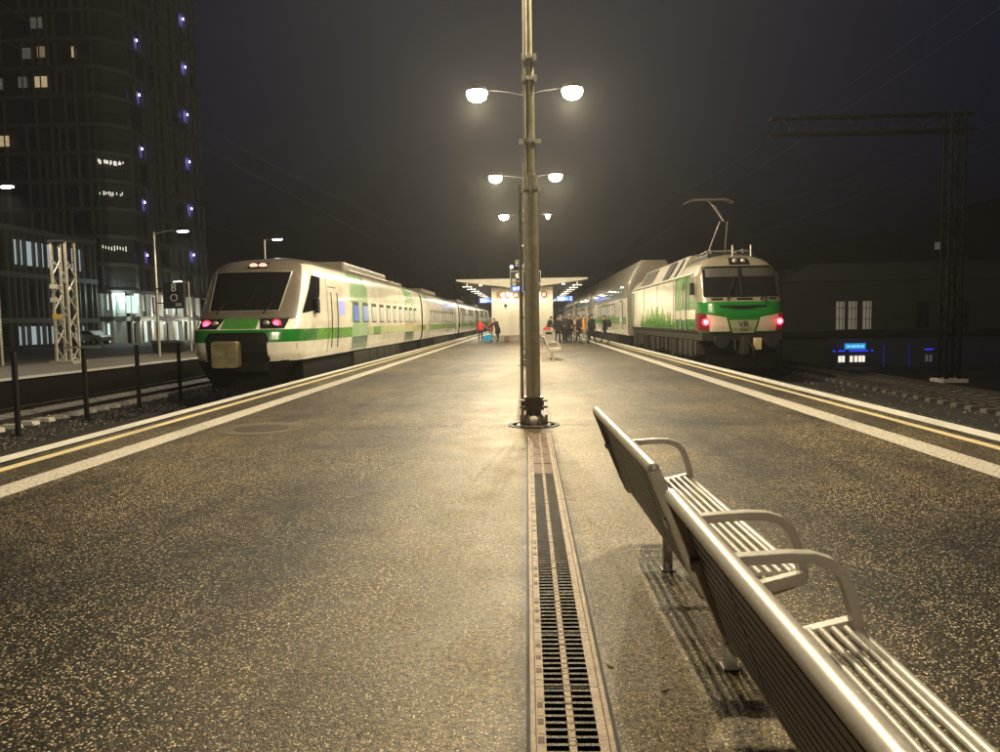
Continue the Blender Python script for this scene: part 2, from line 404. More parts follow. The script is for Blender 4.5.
# loose stones thrown about on the ballast (nobody could count them)
def stones():
    mb = MB(); rnd = random.Random(3)
    for i in range(5200):
        if rnd.random() < .62: x = rnd.uniform(-12.0, -9.2)
        elif rnd.random() < .5: x = rnd.uniform(9.4, 13.2)
        else: x = rnd.uniform(-15.2, -12)
        y = 7 + 38*rnd.random()**1.5
        r = rnd.uniform(.02, .05); t = rnd.random()*6.28
        vs = [(x+r*math.cos(t+a)*rnd.uniform(.7, 1.2), y+r*math.sin(t+a)*rnd.uniform(.7, 1.2), GZ-.005) for a in (0, 1.57, 3.14, 4.71)]
        vs += [(x+r*.6*math.cos(t+a), y+r*.6*math.sin(t+a), GZ+r*rnd.uniform(.5, 1.1)) for a in (0.3, 2, 3.4, 5)]
        mb.add(vs, [(4, 5, 6, 7), (0, 1, 5, 4), (1, 2, 6, 5), (2, 3, 7, 6), (3, 0, 4, 7)])
    tag(mb.build('gravel', mat('stone', (.12, .11, .085), .8, noise=(2, .6))), 'loose ballast stones beside the rails', 'gravel', kind='stuff')
stones()

# ------------------------------------------------------------------ street lamp masts
def lamp_head(mb_list, side): pass
def make_mast(label, y, x=.02, conduit=True, w=LAMP_W, white_right=False, lit=True):
    t = thing('lamp_post', label, 'lamp post', (x, y, 0), 0, 'double armed lamp posts down the middle of the platform')
    MB().tube([(0, 0, .38), (0, 0, 3.42)], .098, 20).build('lower_pole', M_POLE, t, smooth=True)
    MB().tube([(0, 0, 3.42), (0, 0, 4.85)], [.068, .064], 18).tube([(0, 0, 4.85), (0, 0, 9.0)], [.046, .036], 16).build('upper_pole', M_POLE, t, smooth=True)
    for z in (3.25, 3.88, 4.70, 4.98):
        b = MB().tube([(0, 0, z-.025), (0, 0, z+.025)], .105 if z < 3.5 else .085, 18)
        if z < 4: b.box(-.15, -.08, -.03, .03, z-.03, z+.03).box(.08, .15, -.03, .03, z-.03, z+.03)
        else: b.box(-.10, -.06, -.08, -.03, z-.04, z+.04).box(.06, .10, -.08, -.03, z-.04, z+.04)
        b.build('clamp', M_GALV, t, smooth=True)
    # base: hinge collar, bolted flange, ground ring
    f = MB().lathe([(.24, 0), (.24, .012), (.20, .02), (.20, .05), (.17, .10), (.125, .14), (.105, .16), (.105, .23)], n=24)
    f.box(-.14, .14, -.10, -.08, .22, .40).box(-.13, .13, -.12, .12, .23, .27).box(-.13, .13, -.12, .12, .36, .40)
    f.build('base_flange', mat('cast_base', (.12, .105, .08), .4, .3, noise=(12, .4)), t, smooth=True)
    MB().tube([(0, 0, .2), (0, 0, .40)], .08, 16).build('hinge_sleeve', M_BLACK, t, smooth=True)
    for a in range(8):
        q = a*math.pi/4+.39; MB().tube([(.19*math.cos(q), .19*math.sin(q), .05), (.19*math.cos(q), .19*math.sin(q), .15)], .018, 6).build('bolt', M_GALV, t)
    for s in (-1, 1):
        for z in (.27, .36): MB().tube([(s*.12, -.13, z), (s*.19, -.13, z)], .022, 6).build('bolt', M_GALV, t)
    MB().lathe([(.36, .001), (.36, .012), (.30, .012), (.30, .001)], n=28).build('ground_ring', M_DARKST, t, smooth=True)
    if conduit:
        c = MB().tube([(-.155, -.02, .05), (-.155, -.02, 3.3)], .022, 8).tube([(-.085, -.05, 3.3), (-.065, -.05, 6.5)], .013, 8)
        for z in (.3, .9, 1.5, 2.1, 2.7, 3.2): c.box(-.18, -.08, -.035, .0, z-.012, z+.012)
        c.build('cable_conduit', M_GALV, t, smooth=True)
    for s in (-1, 1):
        a = MB().tube([(0, 0, 8.62), (s*.5, 0, 8.74), (s*1.0, 0, 8.80), (s*1.42, 0, 8.82)], .018, 10)
        a.build('arm', M_DARKST, t, smooth=True)
        h = MB().lathe([(.05, 8.97), (.18, 8.95), (.31, 8.88), (.35, 8.80), (.34, 8.77)], c=(s*1.52, 0), n=24)
        ho = h.build('lamp_head', M_DARKST, t, smooth=True)
        em = E_LAMP
        strength = w
        if white_right and s == 1: em = E_LAMPW; strength = w*.25
        rr = .33 if not (white_right and s == 1) else .14
        l = MB().lathe([(rr, 8.765), (rr*1.0, 8.68), (rr*.86, 8.56), (rr*.5, 8.48), (.03, 8.455)], c=(s*1.52, 0), n=20)
        l.build('lamp_lens', em, ho, smooth=True)
        ld = bpy.data.lights.new('lamp_light', 'POINT'); ld.energy = strength; ld.color = WARM; ld.shadow_soft_size = .13
        lo = bpy.data.objects.new('lamp_light', ld); link(lo, t); lo.location = (s*1.52, 0, 8.30)
    return t
make_mast('nearest tall olive lamp post with a clamped conduit, rising from the drain', 10.4, .075)
make_mast('lamp post out of sight behind the benches', -3.7, .1, conduit=False, w=LAMP_W*.15)
make_mast('lamp post behind the nearest one, its two lamps the highest and brightest in view', 24.5)
make_mast('third lamp post, its pair of lamps the middle ones of those in view', 38.6)
make_mast('farthest lamp post before the station canopy, with the lowest and smallest lamps', 52.7, white_right=True)

# ------------------------------------------------------------------ drain
def drain():
    X0, X1 = .012, .262
    xm = (X0+X1)/2
    t = thing('drain_channel', 'long iron grated drain channel running from the photographer to the nearest lamp post', 'drain', (xm, .8, 0))
    w = (X1-X0)/2
    y1 = 17*.52
    MB().box(-w-.022, -w, 0, y1, -.05, .006).box(w, w+.022, 0, y1, -.05, .006).build('channel_frame', M_IRON, t, bevel=.003)
    MB().box(-w-.034, -w-.022, 0, y1, -.02, .003).build('sealing_joint', M_BLACK, t); MB().box(w+.022, w+.034, 0, y1, -.02, .003).build('sealing_joint', M_BLACK, t)
    MB().box(-w, w, 0, y1, -.1, -.075).build('channel_bed', M_BLACK, t)
    def panel(kind):
        mb = MB(); L = .52; n = 11; g = .002; p = L/n
        e = .034
        mb.box(-w+g, -w+e, g, L-g, -.03, .003); mb.box(w-e, w-g, g, L-g, -.03, .003); mb.box(-.013, .013, g, L-g, -.03, .003)
        for a, b in ((-w+e, -.013), (.013, w-e)):
            for i in range(n+1):
                y0, y1_ = max(g, i*p-.0160), min(L-g, i*p+.0160)
                mb.box(a, b, y0, y1_, -.03, .0)
            if kind == 'grit': mb.box(a, b, .016, L-.016, -.028, -.0008, 2)
            if kind == 'rust': mb.box(a, b, .016, L-.016, -.028, .0012, 1)
        for i in range(n): mb.ball((0, (i+.5)*p, .002), (.017, .017, .004), 8)
        for q in (.25, .75): mb.box(-.016, .016, L*q-.006, L*q+.006, -.0, .005, 1)
        # raised outer rims with worn lettering-like studs along the edge
        for i in range(7): mb.box(-w+.006, -w+.028, .06+i*.06, .10+i*.06, .003, .0042, 1 if i % 2 else 0)
        return mb.build('grate', [M_IRON, M_RUST, mat('grey_grit', (.26, .225, .18), .8, noise=(60, .5), bump=(200, .6))], t, bevel=0)
    P3 = {k: panel(k) for k in ('open', 'grit', 'rust')}
    n = int(y1/.52)
    used = set()
    for i in range(n):
        yy = .8+i*.52
        k = 'open' if yy < 4.7 else ('grit' if yy < 7.0 else 'rust')
        o = P3[k] if k not in used else P3[k].copy()
        if k in used: link(o, t)
        used.add(k); o.location.y = i*.52
    t2 = thing('drain_channel', 'narrow far length of the drain continuing beyond the nearest lamp post', 'drain', (-.10, 10.9, 0))
    MB().box(-.10, -.08, 0, 44, -.05, .006).box(.08, .10, 0, 44, -.05, .006).build('channel_frame', M_IRON, t2)
    mb = MB()
    for i in range(88): mb.box(-.078, .078, i*.5+.01, i*.5+.49, -.03, .002, 0); mb.box(-.008, .008, i*.5+.01, i*.5+.49, .002, .006, 1)
    mb.build('grate', [M_RUST, M_IRON], t2)
drain()

# manhole on the left
mh = thing('manhole_cover', 'round worn manhole cover set in pale concrete on the left of the platform', 'manhole cover', (-3.75, 10.35, 0))
MB().lathe([(.62, .001), (.62, .005), (.36, .008), (.36, .001)], n=36).build('concrete_ring', mat('pale_patch', (.085, .066, .038), .8, noise=(5, .5), bump=(60, .6)), mh)
MB().lathe([(.355, .001), (.355, .012), (.33, .014), (.0, .016)], n=32).build('lid', mat('worn_lid', (.06, .045, .025), .6, .2, noise=(10, .5), bump=(60, .5)), mh)

for lb, x, y, rz in (('small pale fallen leaf between the drain and the near bench', .50, 2.85, .6), ('tiny curled leaf beside the drain, closest to its right edge', .34, 3.05, 2.1)):
    mb = MB().add([(0, 0, .004), (.012, .010, .009), (.03, .011, .012), (.048, 0, .007), (.03, -.011, .010), (.012, -.010, .008), (.024, 0, .004)], [(0, 1, 6), (1, 2, 6), (2, 3, 6), (3, 4, 6), (4, 5, 6), (5, 0, 6)])
    xf(mb, (0, 0, 0), rz); o = mb.build('fallen_leaf', mat('dry_leaf', (.45, .36, .22), .7)); o.location = (x, y, 0); tag(o, lb, 'leaf'); so_ = o.modifiers.new('thick', 'SOLIDIFY'); so_.thickness = .0015
# ------------------------------------------------------------------ benches
def make_bench(label, loc, rz, L=1.96):
    t = thing('platform_bench', label, 'bench', loc, rz, 'slatted metal benches along the drain')
    # local: y along the bench 0..L, back rail at x=0, seat towards +x
    top = (0.0, .85); bot = (.165, .36)
    MB().tube([(0, 0, .85), (0, L, .85)], .026, 16).ball((0, 0, .85), .026, 12).ball((0, L, .85), .026, 12).build('top_rail', M_METAL, t, smooth=True)
    sl = MB(); n = 12
    ln = math.hypot(.165, .48); dx, dz = .165/ln, -.48/ln
    for i in range(n):
        d = .045+(ln-.06)*i/(n-1); x = top[0]+dx*d+.012; z = top[1]+dz*d
        q = .0165; a = (x-dx*q, z-dz*q); b = (x+dx*q, z+dz*q); nx_, nz_ = -dz*.004, dx*.004
        sl.prism([(a[0]-nx_, a[1]-nz_), (b[0]-nx_, b[1]-nz_), (b[0]+nx_, b[1]+nz_), (a[0]+nx_, a[1]+nz_)], .02, L-.02)
    for y in (.5, L-.5): sl.tube([(top[0]+.022+dx*.03, y, top[1]+dz*.03), (top[0]+.022+dx*(ln-.02), y, top[1]+dz*(ln-.02))], 0, flat=(.03, .012))
    sl.build('backrest', mat('shaded_slat', (.045, .04, .034), .45, .1, noise=(40, .2)), t)  # slats darkened to hold the shade on the backrest's rear
    for y in (.0, L):
        pts = [(-.018, .87), (.02, .875), (.045, .80), (.215, .39), (.245, .345), (.30, .335), (.62, .40), (.625, .385), (.29, .295), (.225, .30), (.175, .35), (.0, .79)]
        # flat bar that runs down the end of the backrest and turns under the seat
        a = [(-.012, .845), (.03, .74), (.10, .56), (.165, .40), (.19, .35), (.225, .325), (.28, .325), (.44, .36), (.60, .40)]
        MB().tube([(p[0]+.012, y, p[1]) for p in a], 0, flat=(.05, .045)).build('end_frame', M_METAL, t, bevel=.004)
    st = MB(); k = 10
    for i in range(k):
        x = .195+i*.042; z = .388+abs(i-3)*.002
        st.tube([(x, .04, z), (x, L-.04, z)], .0125, 10)
    st.tube([(.612, .02, .390), (.612, L-.02, .390)], .019, 14)
    for y in (.08, L/2, L-.08): st.box(.18, .61, y-.02, y+.02, .355, .374)
    st.build('seat', M_METAL, t, smooth=True)
    for y in (.03, L-.03):
        pts = [(.05, .618), (.10, .628), (.25, .640), (.38, .648), (.46, .645), (.515, .628), (.558, .588), (.584, .525), (.602, .46), (.614, .39)]
        MB().tube([(p[0], y, p[1]) for p in pts], 0, flat=(.052, .036)).build('armrest', M_METAL, t, bevel=.005)
        # bracket plate with bolts under the seat end
        br = MB().prism([(.17, .345), (.52, .37), (.58, .365), (.58, .34), (.50, .315), (.30, .305), (.2, .30)], y-.006, y+.006)
        for px, pz in ((.30, .33), (.46, .345)): br.tube([(px, y-.018, pz), (px, y+.018, pz)], .012, 8)
        br.build('seat_bracket', M_METAL, t)
    for y in (.05, 1.28): MB().box(.30, .35, y-.025, y+.025, .0, .33).box(.285, .365, y-.035, y+.035, 0, .008).build('leg', M_METAL, t, bevel=.004)
    return t
bench = make_bench('near metal bench at the lower right corner, running out of the picture', (.495, .57, 0), R(.3))
b2 = copy_tree(bench); b2.location = (.50, 3.00, 0); b2.rotation_euler.z = R(1.4); b2['label'] = 'second metal bench, wholly in view between the near bench and the lamp post'
b3 = copy_tree(bench); b3.location = (.62, 27.6, 0); b3['label'] = 'small far bench on the platform beyond the lamp post, by the litter bin'

# ------------------------------------------------------------------ train bodies
def lerp_tab(tab, z):
    if z <= tab[0][0]: return tab[0][1]
    for (a, p), (b, q) in zip(tab, tab[1:]):
        if z <= b: return p+(q-p)*(z-a)/(b-a)
    return tab[-1][1]
class Body:
    """stacked plan outlines: half width W(z), front F(z), length of the rounded nose N(z)"""
    def __init__(s, W, F, N, n, yend): s.W, s.F, s.N, s.n, s.ye = W, F, N, n, yend
    def front(s, x, z, off=0):
        w = lerp_tab(s.W, z); f = lerp_tab(s.F, z); L = lerp_tab(s.N, z)
        q = min(.9999, abs(x)/w)
        return (x, f+L*(1-(1-q**s.n)**(1/s.n))-off, z)
    def side(s, sgn, y, z, off=0):
        w = lerp_tab(s.W, z); f = lerp_tab(s.F, z); L = lerp_tab(s.N, z)
        if y < f+L:
            q = max(0, 1-(y-f)/L); x = w*(max(0, 1-q**s.n))**(1/s.n)
        else: x = w
        return (sgn*(x+off), y, z)
    def outline(s, z, nt=44, step=.35):
        w = lerp_tab(s.W, z); f = lerp_tab(s.F, z); L = lerp_tab(s.N, z); e = 2/s.n
        pts = []
        nb = int((s.ye-(10.0))/step) if False else 0
        half = []
        for i in range(nt+1):
            t = (i/nt)*math.pi/2
            half.append((w*math.sin(t)**e, f+L*(1-math.cos(t)**e)))
        y0 = f+L; m = s.m_side
        for i in range(1, m+1): half.append((w, y0+(s.ye-y0)*i/m))
        return [(-x, y) for x, y in reversed(half[1:])] + half
    m_side = 60
    def build(s, name, mats, zs, mf, parent):
        mb = MB(); rings = [[(x, y, z) for x, y in s.outline(z)] for z in zs]
        n = len(rings[0]); vs = [p for r in rings for p in r]
        mb.v = vs
        for j in range(len(zs)-1):
            for i in range(n-1):
                f = (j*n+i, j*n+i+1, (j+1)*n+i+1, (j+1)*n+i); c = sum((Vector(vs[q]) for q in f), Vector())/4
                mb.f.append(f); mb.m.append(mf(c))
        # rear wall, floor, roof
        for j in range(len(zs)-1): mb.f.append((j*n, (j+1)*n, (j+1)*n+n-1, j*n+n-1)); mb.m.append(1)
        mb.f.append(tuple(range(n))); mb.m.append(1)
        t = (len(zs)-1)*n; mb.f.append(tuple(t+i for i in range(n))); mb.m.append(mf(Vector((0, s.ye*.5, zs[-1]))))
        return mb.build(name, mats, parent, smooth=True)
    def fpatch(s, mb, q, off=.008, mi=0, nu=12, nv=6):
        """q: four (x,z) corners bl, br, tr, tl on the front"""
        def fn(u, v):
            x = (q[0][0]*(1-u)+q[1][0]*u)*(1-v)+(q[3][0]*(1-u)+q[2][0]*u)*v
            z = (q[0][1]*(1-u)+q[1][1]*u)*(1-v)+(q[3][1]*(1-u)+q[2][1]*u)*v
            return s.front(x, z, off)
        mb.grid(fn, nu, nv, mi); return mb
    def spatch(s, mb, sgn, q, off=.006, mi=0, nu=6, nv=6):
        def fn(u, v):
            y = (q[0][0]*(1-u)+q[1][0]*u)*(1-v)+(q[3][0]*(1-u)+q[2][0]*u)*v
            z = (q[0][1]*(1-u)+q[1][1]*u)*(1-v)+(q[3][1]*(1-u)+q[2][1]*u)*v
            return s.side(sgn, y, z, off)
        mb.grid(fn, nu, nv, mi); return mb

def rounded(x0, x1, z0, z1, r, n=4):
    pts = []
    for cx, cz, a0 in ((x1-r, z0+r, -90), (x1-r, z1-r, 0), (x0+r, z1-r, 90), (x0+r, z0+r, 180)):
        for i in range(n+1):
            a = R(a0+90*i/n); pts.append((cx+r*math.cos(a), cz+r*math.sin(a)))
    return pts

def bogie(parent, y, side_x=0):
    b = MB()
    for s in (-1, 1):
        b.prism([(-1.7, -.12), (-1.5, -.3), (-.6, -.42), (.6, -.42), (1.5, -.3), (1.7, -.12), (1.5, .0), (.5, -.1), (-.5, -.1), (-1.5, .0)], s*1.15-.07, s*1.15+.07, axis='x')
        b.tube([(s*1.25, -.35, -.25), (s*1.25, -.35, .2)], .09, 10).tube([(s*1.25, .35, -.25), (s*1.25, .35, .2)], .09, 10)
    b.v = [(x, yy+y, z) for x, yy, z in b.v]
    bo = b.build('bogie', M_UNDERL, parent)
    for dy in (-1.25, 1.25):
        w = MB().tube([(-.8, y+dy, -.17), (.8, y+dy, -.17)], .08, 8)
        for s in (-1, 1):
            w.tube([(s*.72, y+dy, -.17), (s*.86, y+dy, -.17)], .45, 24).tube([(s*.86, y+dy, -.17), (s*1.22, y+dy, -.17)], .12, 12)
        w.build('wheelset', M_UNDER, bo, smooth=True)

# --- left: tilting train, rounded nose.  local x 0 = track centre, y = world y - 19.9
W1 = [(.48, 1.46), (.62, 1.53), (1.0, 1.58), (1.6, 1.60), (2.4, 1.58), (2.9, 1.52), (3.15, 1.43), (3.32, 1.24), (3.46, .9), (3.56, .35)]
F1 = [(.48, .12), (.7, .02), (1.0, .0), (1.33, .10), (1.6, .42), (1.87, .66), (2.99, 1.52), (3.2, 1.78), (3.36, 2.2), (3.56, 3.8)]
N1 = [(.48, 1.7), (1.0, 1.7), (1.6, 1.6), (2.9, 1.3), (3.3, 1.3), (3.56, 2.0)]
TY = 19.75
nose = Body(W1, F1, N1, 3.0, 24.0)
def mf_nose(c):
    x, y, z = c
    if z > 3.24: return 3
    fr = abs(x) < lerp_tab(W1, z)*.83 + .02 and y < lerp_tab(F1, z)+lerp_tab(N1, z)*.5
    if fr and z > 1.62: return 3
    if 1.0 < z < 1.34:
        if y < 2.2: return 2
        if y < 9.4: return 4 if not 6.5 < y else 5
        return 4 if 10.2 < y < 11.6 else 7
    # tall pale bands of the side livery, also painted to suggest reflections
    if 6.5 < y < 9.3 or 18.2 < y < 21.0:
        if z < 1.0: return 6
        return 5
    return 0
def zlist(a, b, st, extra=()):
    z = [a+(b-a)*i/int((b-a)/st) for i in range(int((b-a)/st)+1)]
    for e in extra:
        k = min(range(len(z)), key=lambda i: abs(z[i]-e)); z[k] = e
    return z
t1 = thing('passenger_train_car', 'leading train car with raked windscreen and pink lamps on its rounded nose', 'train car', (-7.75, TY, 0), 0, 'coupled cars of the white and green tilting train')
nose.build('body', [M_CREAM, M_BLACK, M_GREEN, M_TAUPE, M_LIME, M_MINT, M_TEAL, mat('train_pale_lime', (.48, .55, .25), .18, noise=(1.5, .2), coat=.5)], zlist(.48, 3.56, .085, (1.0, 1.34, 1.62, 3.24)), mf_nose, t1)
ws = MB(); nose.fpatch(ws, [(-1.02, 1.86), (.92, 1.86), (1.04, 2.97), (-1.14, 2.97)], .012, 0, 24, 12)
wso = ws.build('windscreen', M_GLASS, t1, smooth=True)
rim = MB()
def fl(pts, off=.02, body=nose): return [body.front(x, z, off) for x, z in pts]
def dens(pts, k=10):
    o = []
    for a, b in zip(pts, pts[1:]):
        for i in range(k): o.append((a[0]+(b[0]-a[0])*i/k, a[1]+(b[1]-a[1])*i/k))
    return o+[pts[-1]]
rim.tube(fl(dens([(-1.03, 1.85), (.93, 1.85), (1.05, 2.98), (-1.15, 2.98), (-1.03, 1.85)])), .018, 6)
rim.build('windscreen_seal', M_GALV, wso, smooth=True)
wp = MB()
for x0, x1 in ((-.75, -.60), (.55, .72)):
    wp.tube(fl([(x0, 1.78), (x1, 2.08)], .04), .022, 6)
wp.tube(fl([(.02, 1.98), (.30, 2.62)], .03), .010, 6)
wp.build('wiper', M_BLACK, wso)
# lamps
for s in (-1, 1):
    hl = MB(); q = [(s*.60, 1.36), (s*1.18, 1.36), (s*1.22, 1.64), (s*.48, 1.64)]
    if s < 0: q = [q[1], q[0], q[3], q[2]]
    nose.fpatch(hl, q, .015, 0, 10, 4)
    ho = hl.build('headlight', M_BLACK, t1)
    p = nose.front(s*.96, 1.50, .03); p2 = nose.front(s*.70, 1.50, .03)
    MB().ball((p[0], p[1]+.02, p[2]), (.13, .05, .115), 16).build('lens', E_TAIL, ho, smooth=True)
    MB().ball((p[0], p[1]-.03, p[2]), (.085, .02, .075), 12).build('lamp_core', E_PINK, ho, smooth=True)
    MB().ball((p2[0], p2[1]+.02, p2[2]), (.10, .04, .09), 14).build('reflector', M_GALV, ho, smooth=True)
lv = MB()
for i in range(6):
    z = 1.375+i*.045; nose.fpatch(lv, [(-.47, z), (.47, z), (.47, z+.022), (-.47, z+.022)], .03, 0, 8, 1)
nose.fpatch(lv, [(-.48, 1.36), (.48, 1.36), (.48, 1.65), (-.48, 1.65)], .012, 1, 8, 3)
lv.build('louvre', [M_LIME, M_TEAL], t1)
tl = MB(); nose.fpatch(tl, [(-.24, 3.08), (.34, 3.08), (.32, 3.27), (-.22, 3.27)], .012, 0, 6, 3)
tlo = tl.build('top_light', M_BLACK, t1)
for x in (-.08, .19):
    p = nose.front(x, 3.17, .03); MB().ball(p, (.125, .04, .07), 12).build('lens', E_TOP, tlo, smooth=True)
# coupler bay
cb = MB()
def bay(u, v):
    pts = (-.86+1.66*u); z = .22+1.02*v
    k = 1-.09*max(0, (v-.86)/.14)**2
    x = pts*k; f = nose.front(x, max(z, .5), .02); return (x, f[1]-.01, z)
cb.grid(bay, 14, 8); cbo = cb.build('coupler_bay', M_BLACK, t1)
bt = MB(); bt.tube([nose.front(-.87, .5, .03), nose.front(-.87, 1.1, .03), nose.front(-.79, 1.23, .03)]+[nose.front(x/10, 1.245, .03) for x in range(-7, 8)]+[nose.front(.75, 1.23, .03), nose.front(.81, 1.1, .03), nose.front(.81, .5, .03)], .022, 6)
bt.build('bay_rim', M_BLACK, cbo, smooth=True)
hb = MB().prism(rounded(-.58, .12, .34, 1.04, .07), -.30, .0)
hbo = hb.build('coupler_hatch', mat('olive_hatch', (.20, .17, .09), .45, .2, noise=(5, .5)), t1, bevel=.02)
MB().tube([(-.50, -.315, .98), (.04, -.315, .98)], .012, 6).tube([(-.48, -.31, .72), (-.22, -.315, .60), (.02, -.31, .74)], .010, 6).build('grab_bar', M_GALV, hbo)
MB().prism([(-1.25, .50), (1.25, .50), (1.0, .05), (.7, -.30), (-.7, -.30), (-1.0, .05)], .35, 1.3).build('snow_plough', M_UNDER, t1, bevel=.03)
def under(parent, y0, y1, bog):
    MB().box(-1.35, 1.35, y0, y1, -.12, .47).build('underframe', M_UNDER, parent)
    y = y0+1.6; k = 0; rn = random.Random(int(y1*10))
    while y < y1-2:
        ln = rn.choice((.9, 1.5, 2.2, 2.8))
        if all(abs(y-b) > 2.3 and abs(y+ln-b) > 2.3 for b in bog):
            for sx in (-1, 1): MB().box(sx*1.2, sx*1.43, y, y+ln-.12, -.2, .43).build('equipment_box', M_UNDERL, parent, bevel=.03)
            y += ln
        else: y += .4
    for b in bog: bogie(parent, b)
under(t1, 1.4, 23.6, (5.0, 19.8))
# cab side window with mirror, both sides
for s in (1, -1):
    cw = MB()
    nose.spatch(cw, s, [(1.15, 1.78), (2.25, 1.92), (2.75, 2.86), (2.1, 2.90)], .012, 0, 8, 8)
    co = cw.build('cab_window', M_GLASS, t1, smooth=True)
    p = nose.side(s, 1.95, 2.1, .09); MB().box(p[0]-.05, p[0]+.05, p[1]-.16, p[1]+.12, 1.78, 2.22).build('mirror', M_BLACK, co, bevel=.03)
    sm = MB()
    for yy, z0, z1 in ((3.35, .6, 3.1),): sm.tube([nose.side(s, yy, z, .002) for z in [z0+(z1-z0)*i/14 for i in range(15)]], .008, 4)
    sm.tube([nose.side(s, yy, 2.62, .004) for yy in (3.5, 3.8, 4.2, 4.5)], .014, 4)
    sm.tube([nose.front(s*x, z, .006) for x, z in ((.6, 1.66), (.9, 1.69), (1.2, 1.66), (1.38, 1.5), (1.42, 1.2), (1.42, .9), (1.42, .6))], .008, 4)
    sm.build('panel_seam', M_SEAM, t1)
    dr = MB(); nose.spatch(dr, s, [(4.55, .56), (5.75, .56), (5.75, 2.78), (4.55, 2.78)], .006, 0, 6, 12)
    nose.spatch(dr, s, [(4.55, 1.0), (5.75, 1.0), (5.75, 1.34), (4.55, 1.34)], .009, 1, 6, 3)
    do = dr.build('door', [M_CREAM, M_LIME], t1, smooth=True)
    gh = MB()
    for yy in (3.62, 4.35): gh.tube([nose.side(s, yy, z, .06) for z in (.72, 1.2, 1.7, 2.2, 2.45)], .018, 6)
    gh.build('grab_rail', M_SEAM, do, smooth=True)
    dw = MB(); nose.spatch(dw, s, [(4.72, 1.75), (5.5, 1.75), (5.5, 2.2), (4.72, 2.2)], .012, 0, 2, 3); dw.build('blue_reflection_patch', mat('dim_blue_sheen', (.3, .3, .4), .2, noise=(3, .1), emit=(.25, .30, 1), es=.55), do)  # glowing blue patch painted in for a reflection on the door
def side_windows(body, parent, ys, z0, z1, w, sides=(1, -1), m=None, first=None):
    for s in sides:
        for y in ys:
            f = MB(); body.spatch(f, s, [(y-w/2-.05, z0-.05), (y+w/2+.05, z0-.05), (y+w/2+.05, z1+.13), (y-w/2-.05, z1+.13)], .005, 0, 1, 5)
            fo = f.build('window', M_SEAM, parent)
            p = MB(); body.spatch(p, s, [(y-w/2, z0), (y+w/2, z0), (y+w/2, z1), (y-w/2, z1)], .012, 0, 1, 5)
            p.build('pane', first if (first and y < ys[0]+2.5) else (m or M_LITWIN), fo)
side_windows(nose, t1, [7.2+1.6*i for i in range(10)], 1.55, 2.12, .85, first=mat('blue_reflection_pane', (.05, .06, .1), .06, noise=(3, .1), emit=(.25, .40, 1.0), es=.45))  # first panes glow blue in place of reflections on the side
# roof equipment
MB().box(-.95, .95, 8.2, 16.5, 3.40, 3.78).box(-1.1, 1.1, 8.2, 16.5, 3.26, 3.42).build('roof_fairing', M_ROOFG, t1, bevel=.08)
MB().tube([(1.13, 8.2, 3.44), (1.13, 16.5, 3.44)], .03, 6).build('roof_gutter', M_GALV, t1)
MB().box(-.8, .8, 18.5, 22, 3.40, 3.62).build('roof_box', M_ROOFG, t1, bevel=.06)

# following cars: same section, square ends
Wc = W1; Fc = [(.48, 0), (3.56, 0)]; Nc = [(.48, .12), (3.56, .12)]
mid = Body(Wc, Fc, Nc, 4, 23.2); mid.m_side = 60
def mf_mid(c):
    x, y, z = c
    if y < .06: return 1
    if z > 3.2: return 3
    if 1.0 < z < 1.34: return 4
    if 1.2 < y < 3.0 or 20.2 < y < 22.0:  # pale livery bands that also suggest reflections
        return 6 if z < 1.0 else 5
    return 0
def make_mid():
    t = thing('passenger_train_car', 'second car of the white and green train, right behind the nose car', 'train car', (-7.75, TY+24.7, 0), 0, 'coupled cars of the white and green tilting train')
    mid.build('body', [M_CREAM, M_BLACK, M_GREEN, M_TAUPE, M_LIME, M_MINT, M_TEAL], zlist(.48, 3.56, .12, (1.0, 1.34, 3.2)), mf_mid, t)
    for s in (1,):
        for y in (1.1, 20.9):
            d = MB(); mid.spatch(d, s, [(y, .56), (y+1.3, .56), (y+1.3, 2.75), (y, 2.75)], .008, 0, 1, 12)
            do = d.build('door', M_CREAM, t, smooth=True)
            w = MB(); mid.spatch(w, s, [(y+.35, 1.6), (y+.95, 1.6), (y+.95, 2.4), (y+.35, 2.4)], .014, 0, 1, 5); w.build('door_window', M_LITWIN, do)
    side_windows(mid, t, [4.0+1.6*i for i in range(10)], 1.55, 2.12, .85, sides=(1,))
    MB().box(-.9, .9, 5, 12, 3.42, 3.72).build('roof_fairing', M_ROOFG, t, bevel=.08)
    MB().box(-1.2, 1.2, -1.35, .05, .5, 3.2).build('gangway', M_BLACK, t)
    under(t, .2, 23, (3.6, 19.6))
    return t
m2 = make_mid()
for i, lb in enumerate(('third car of the white and green train', 'fourth car of the white and green train, beside the station canopy', 'farthest car of the white and green train, beside the station canopy')):
    c = copy_tree(m2); c.location.y = TY+24.7*(i+2); c['label'] = lb

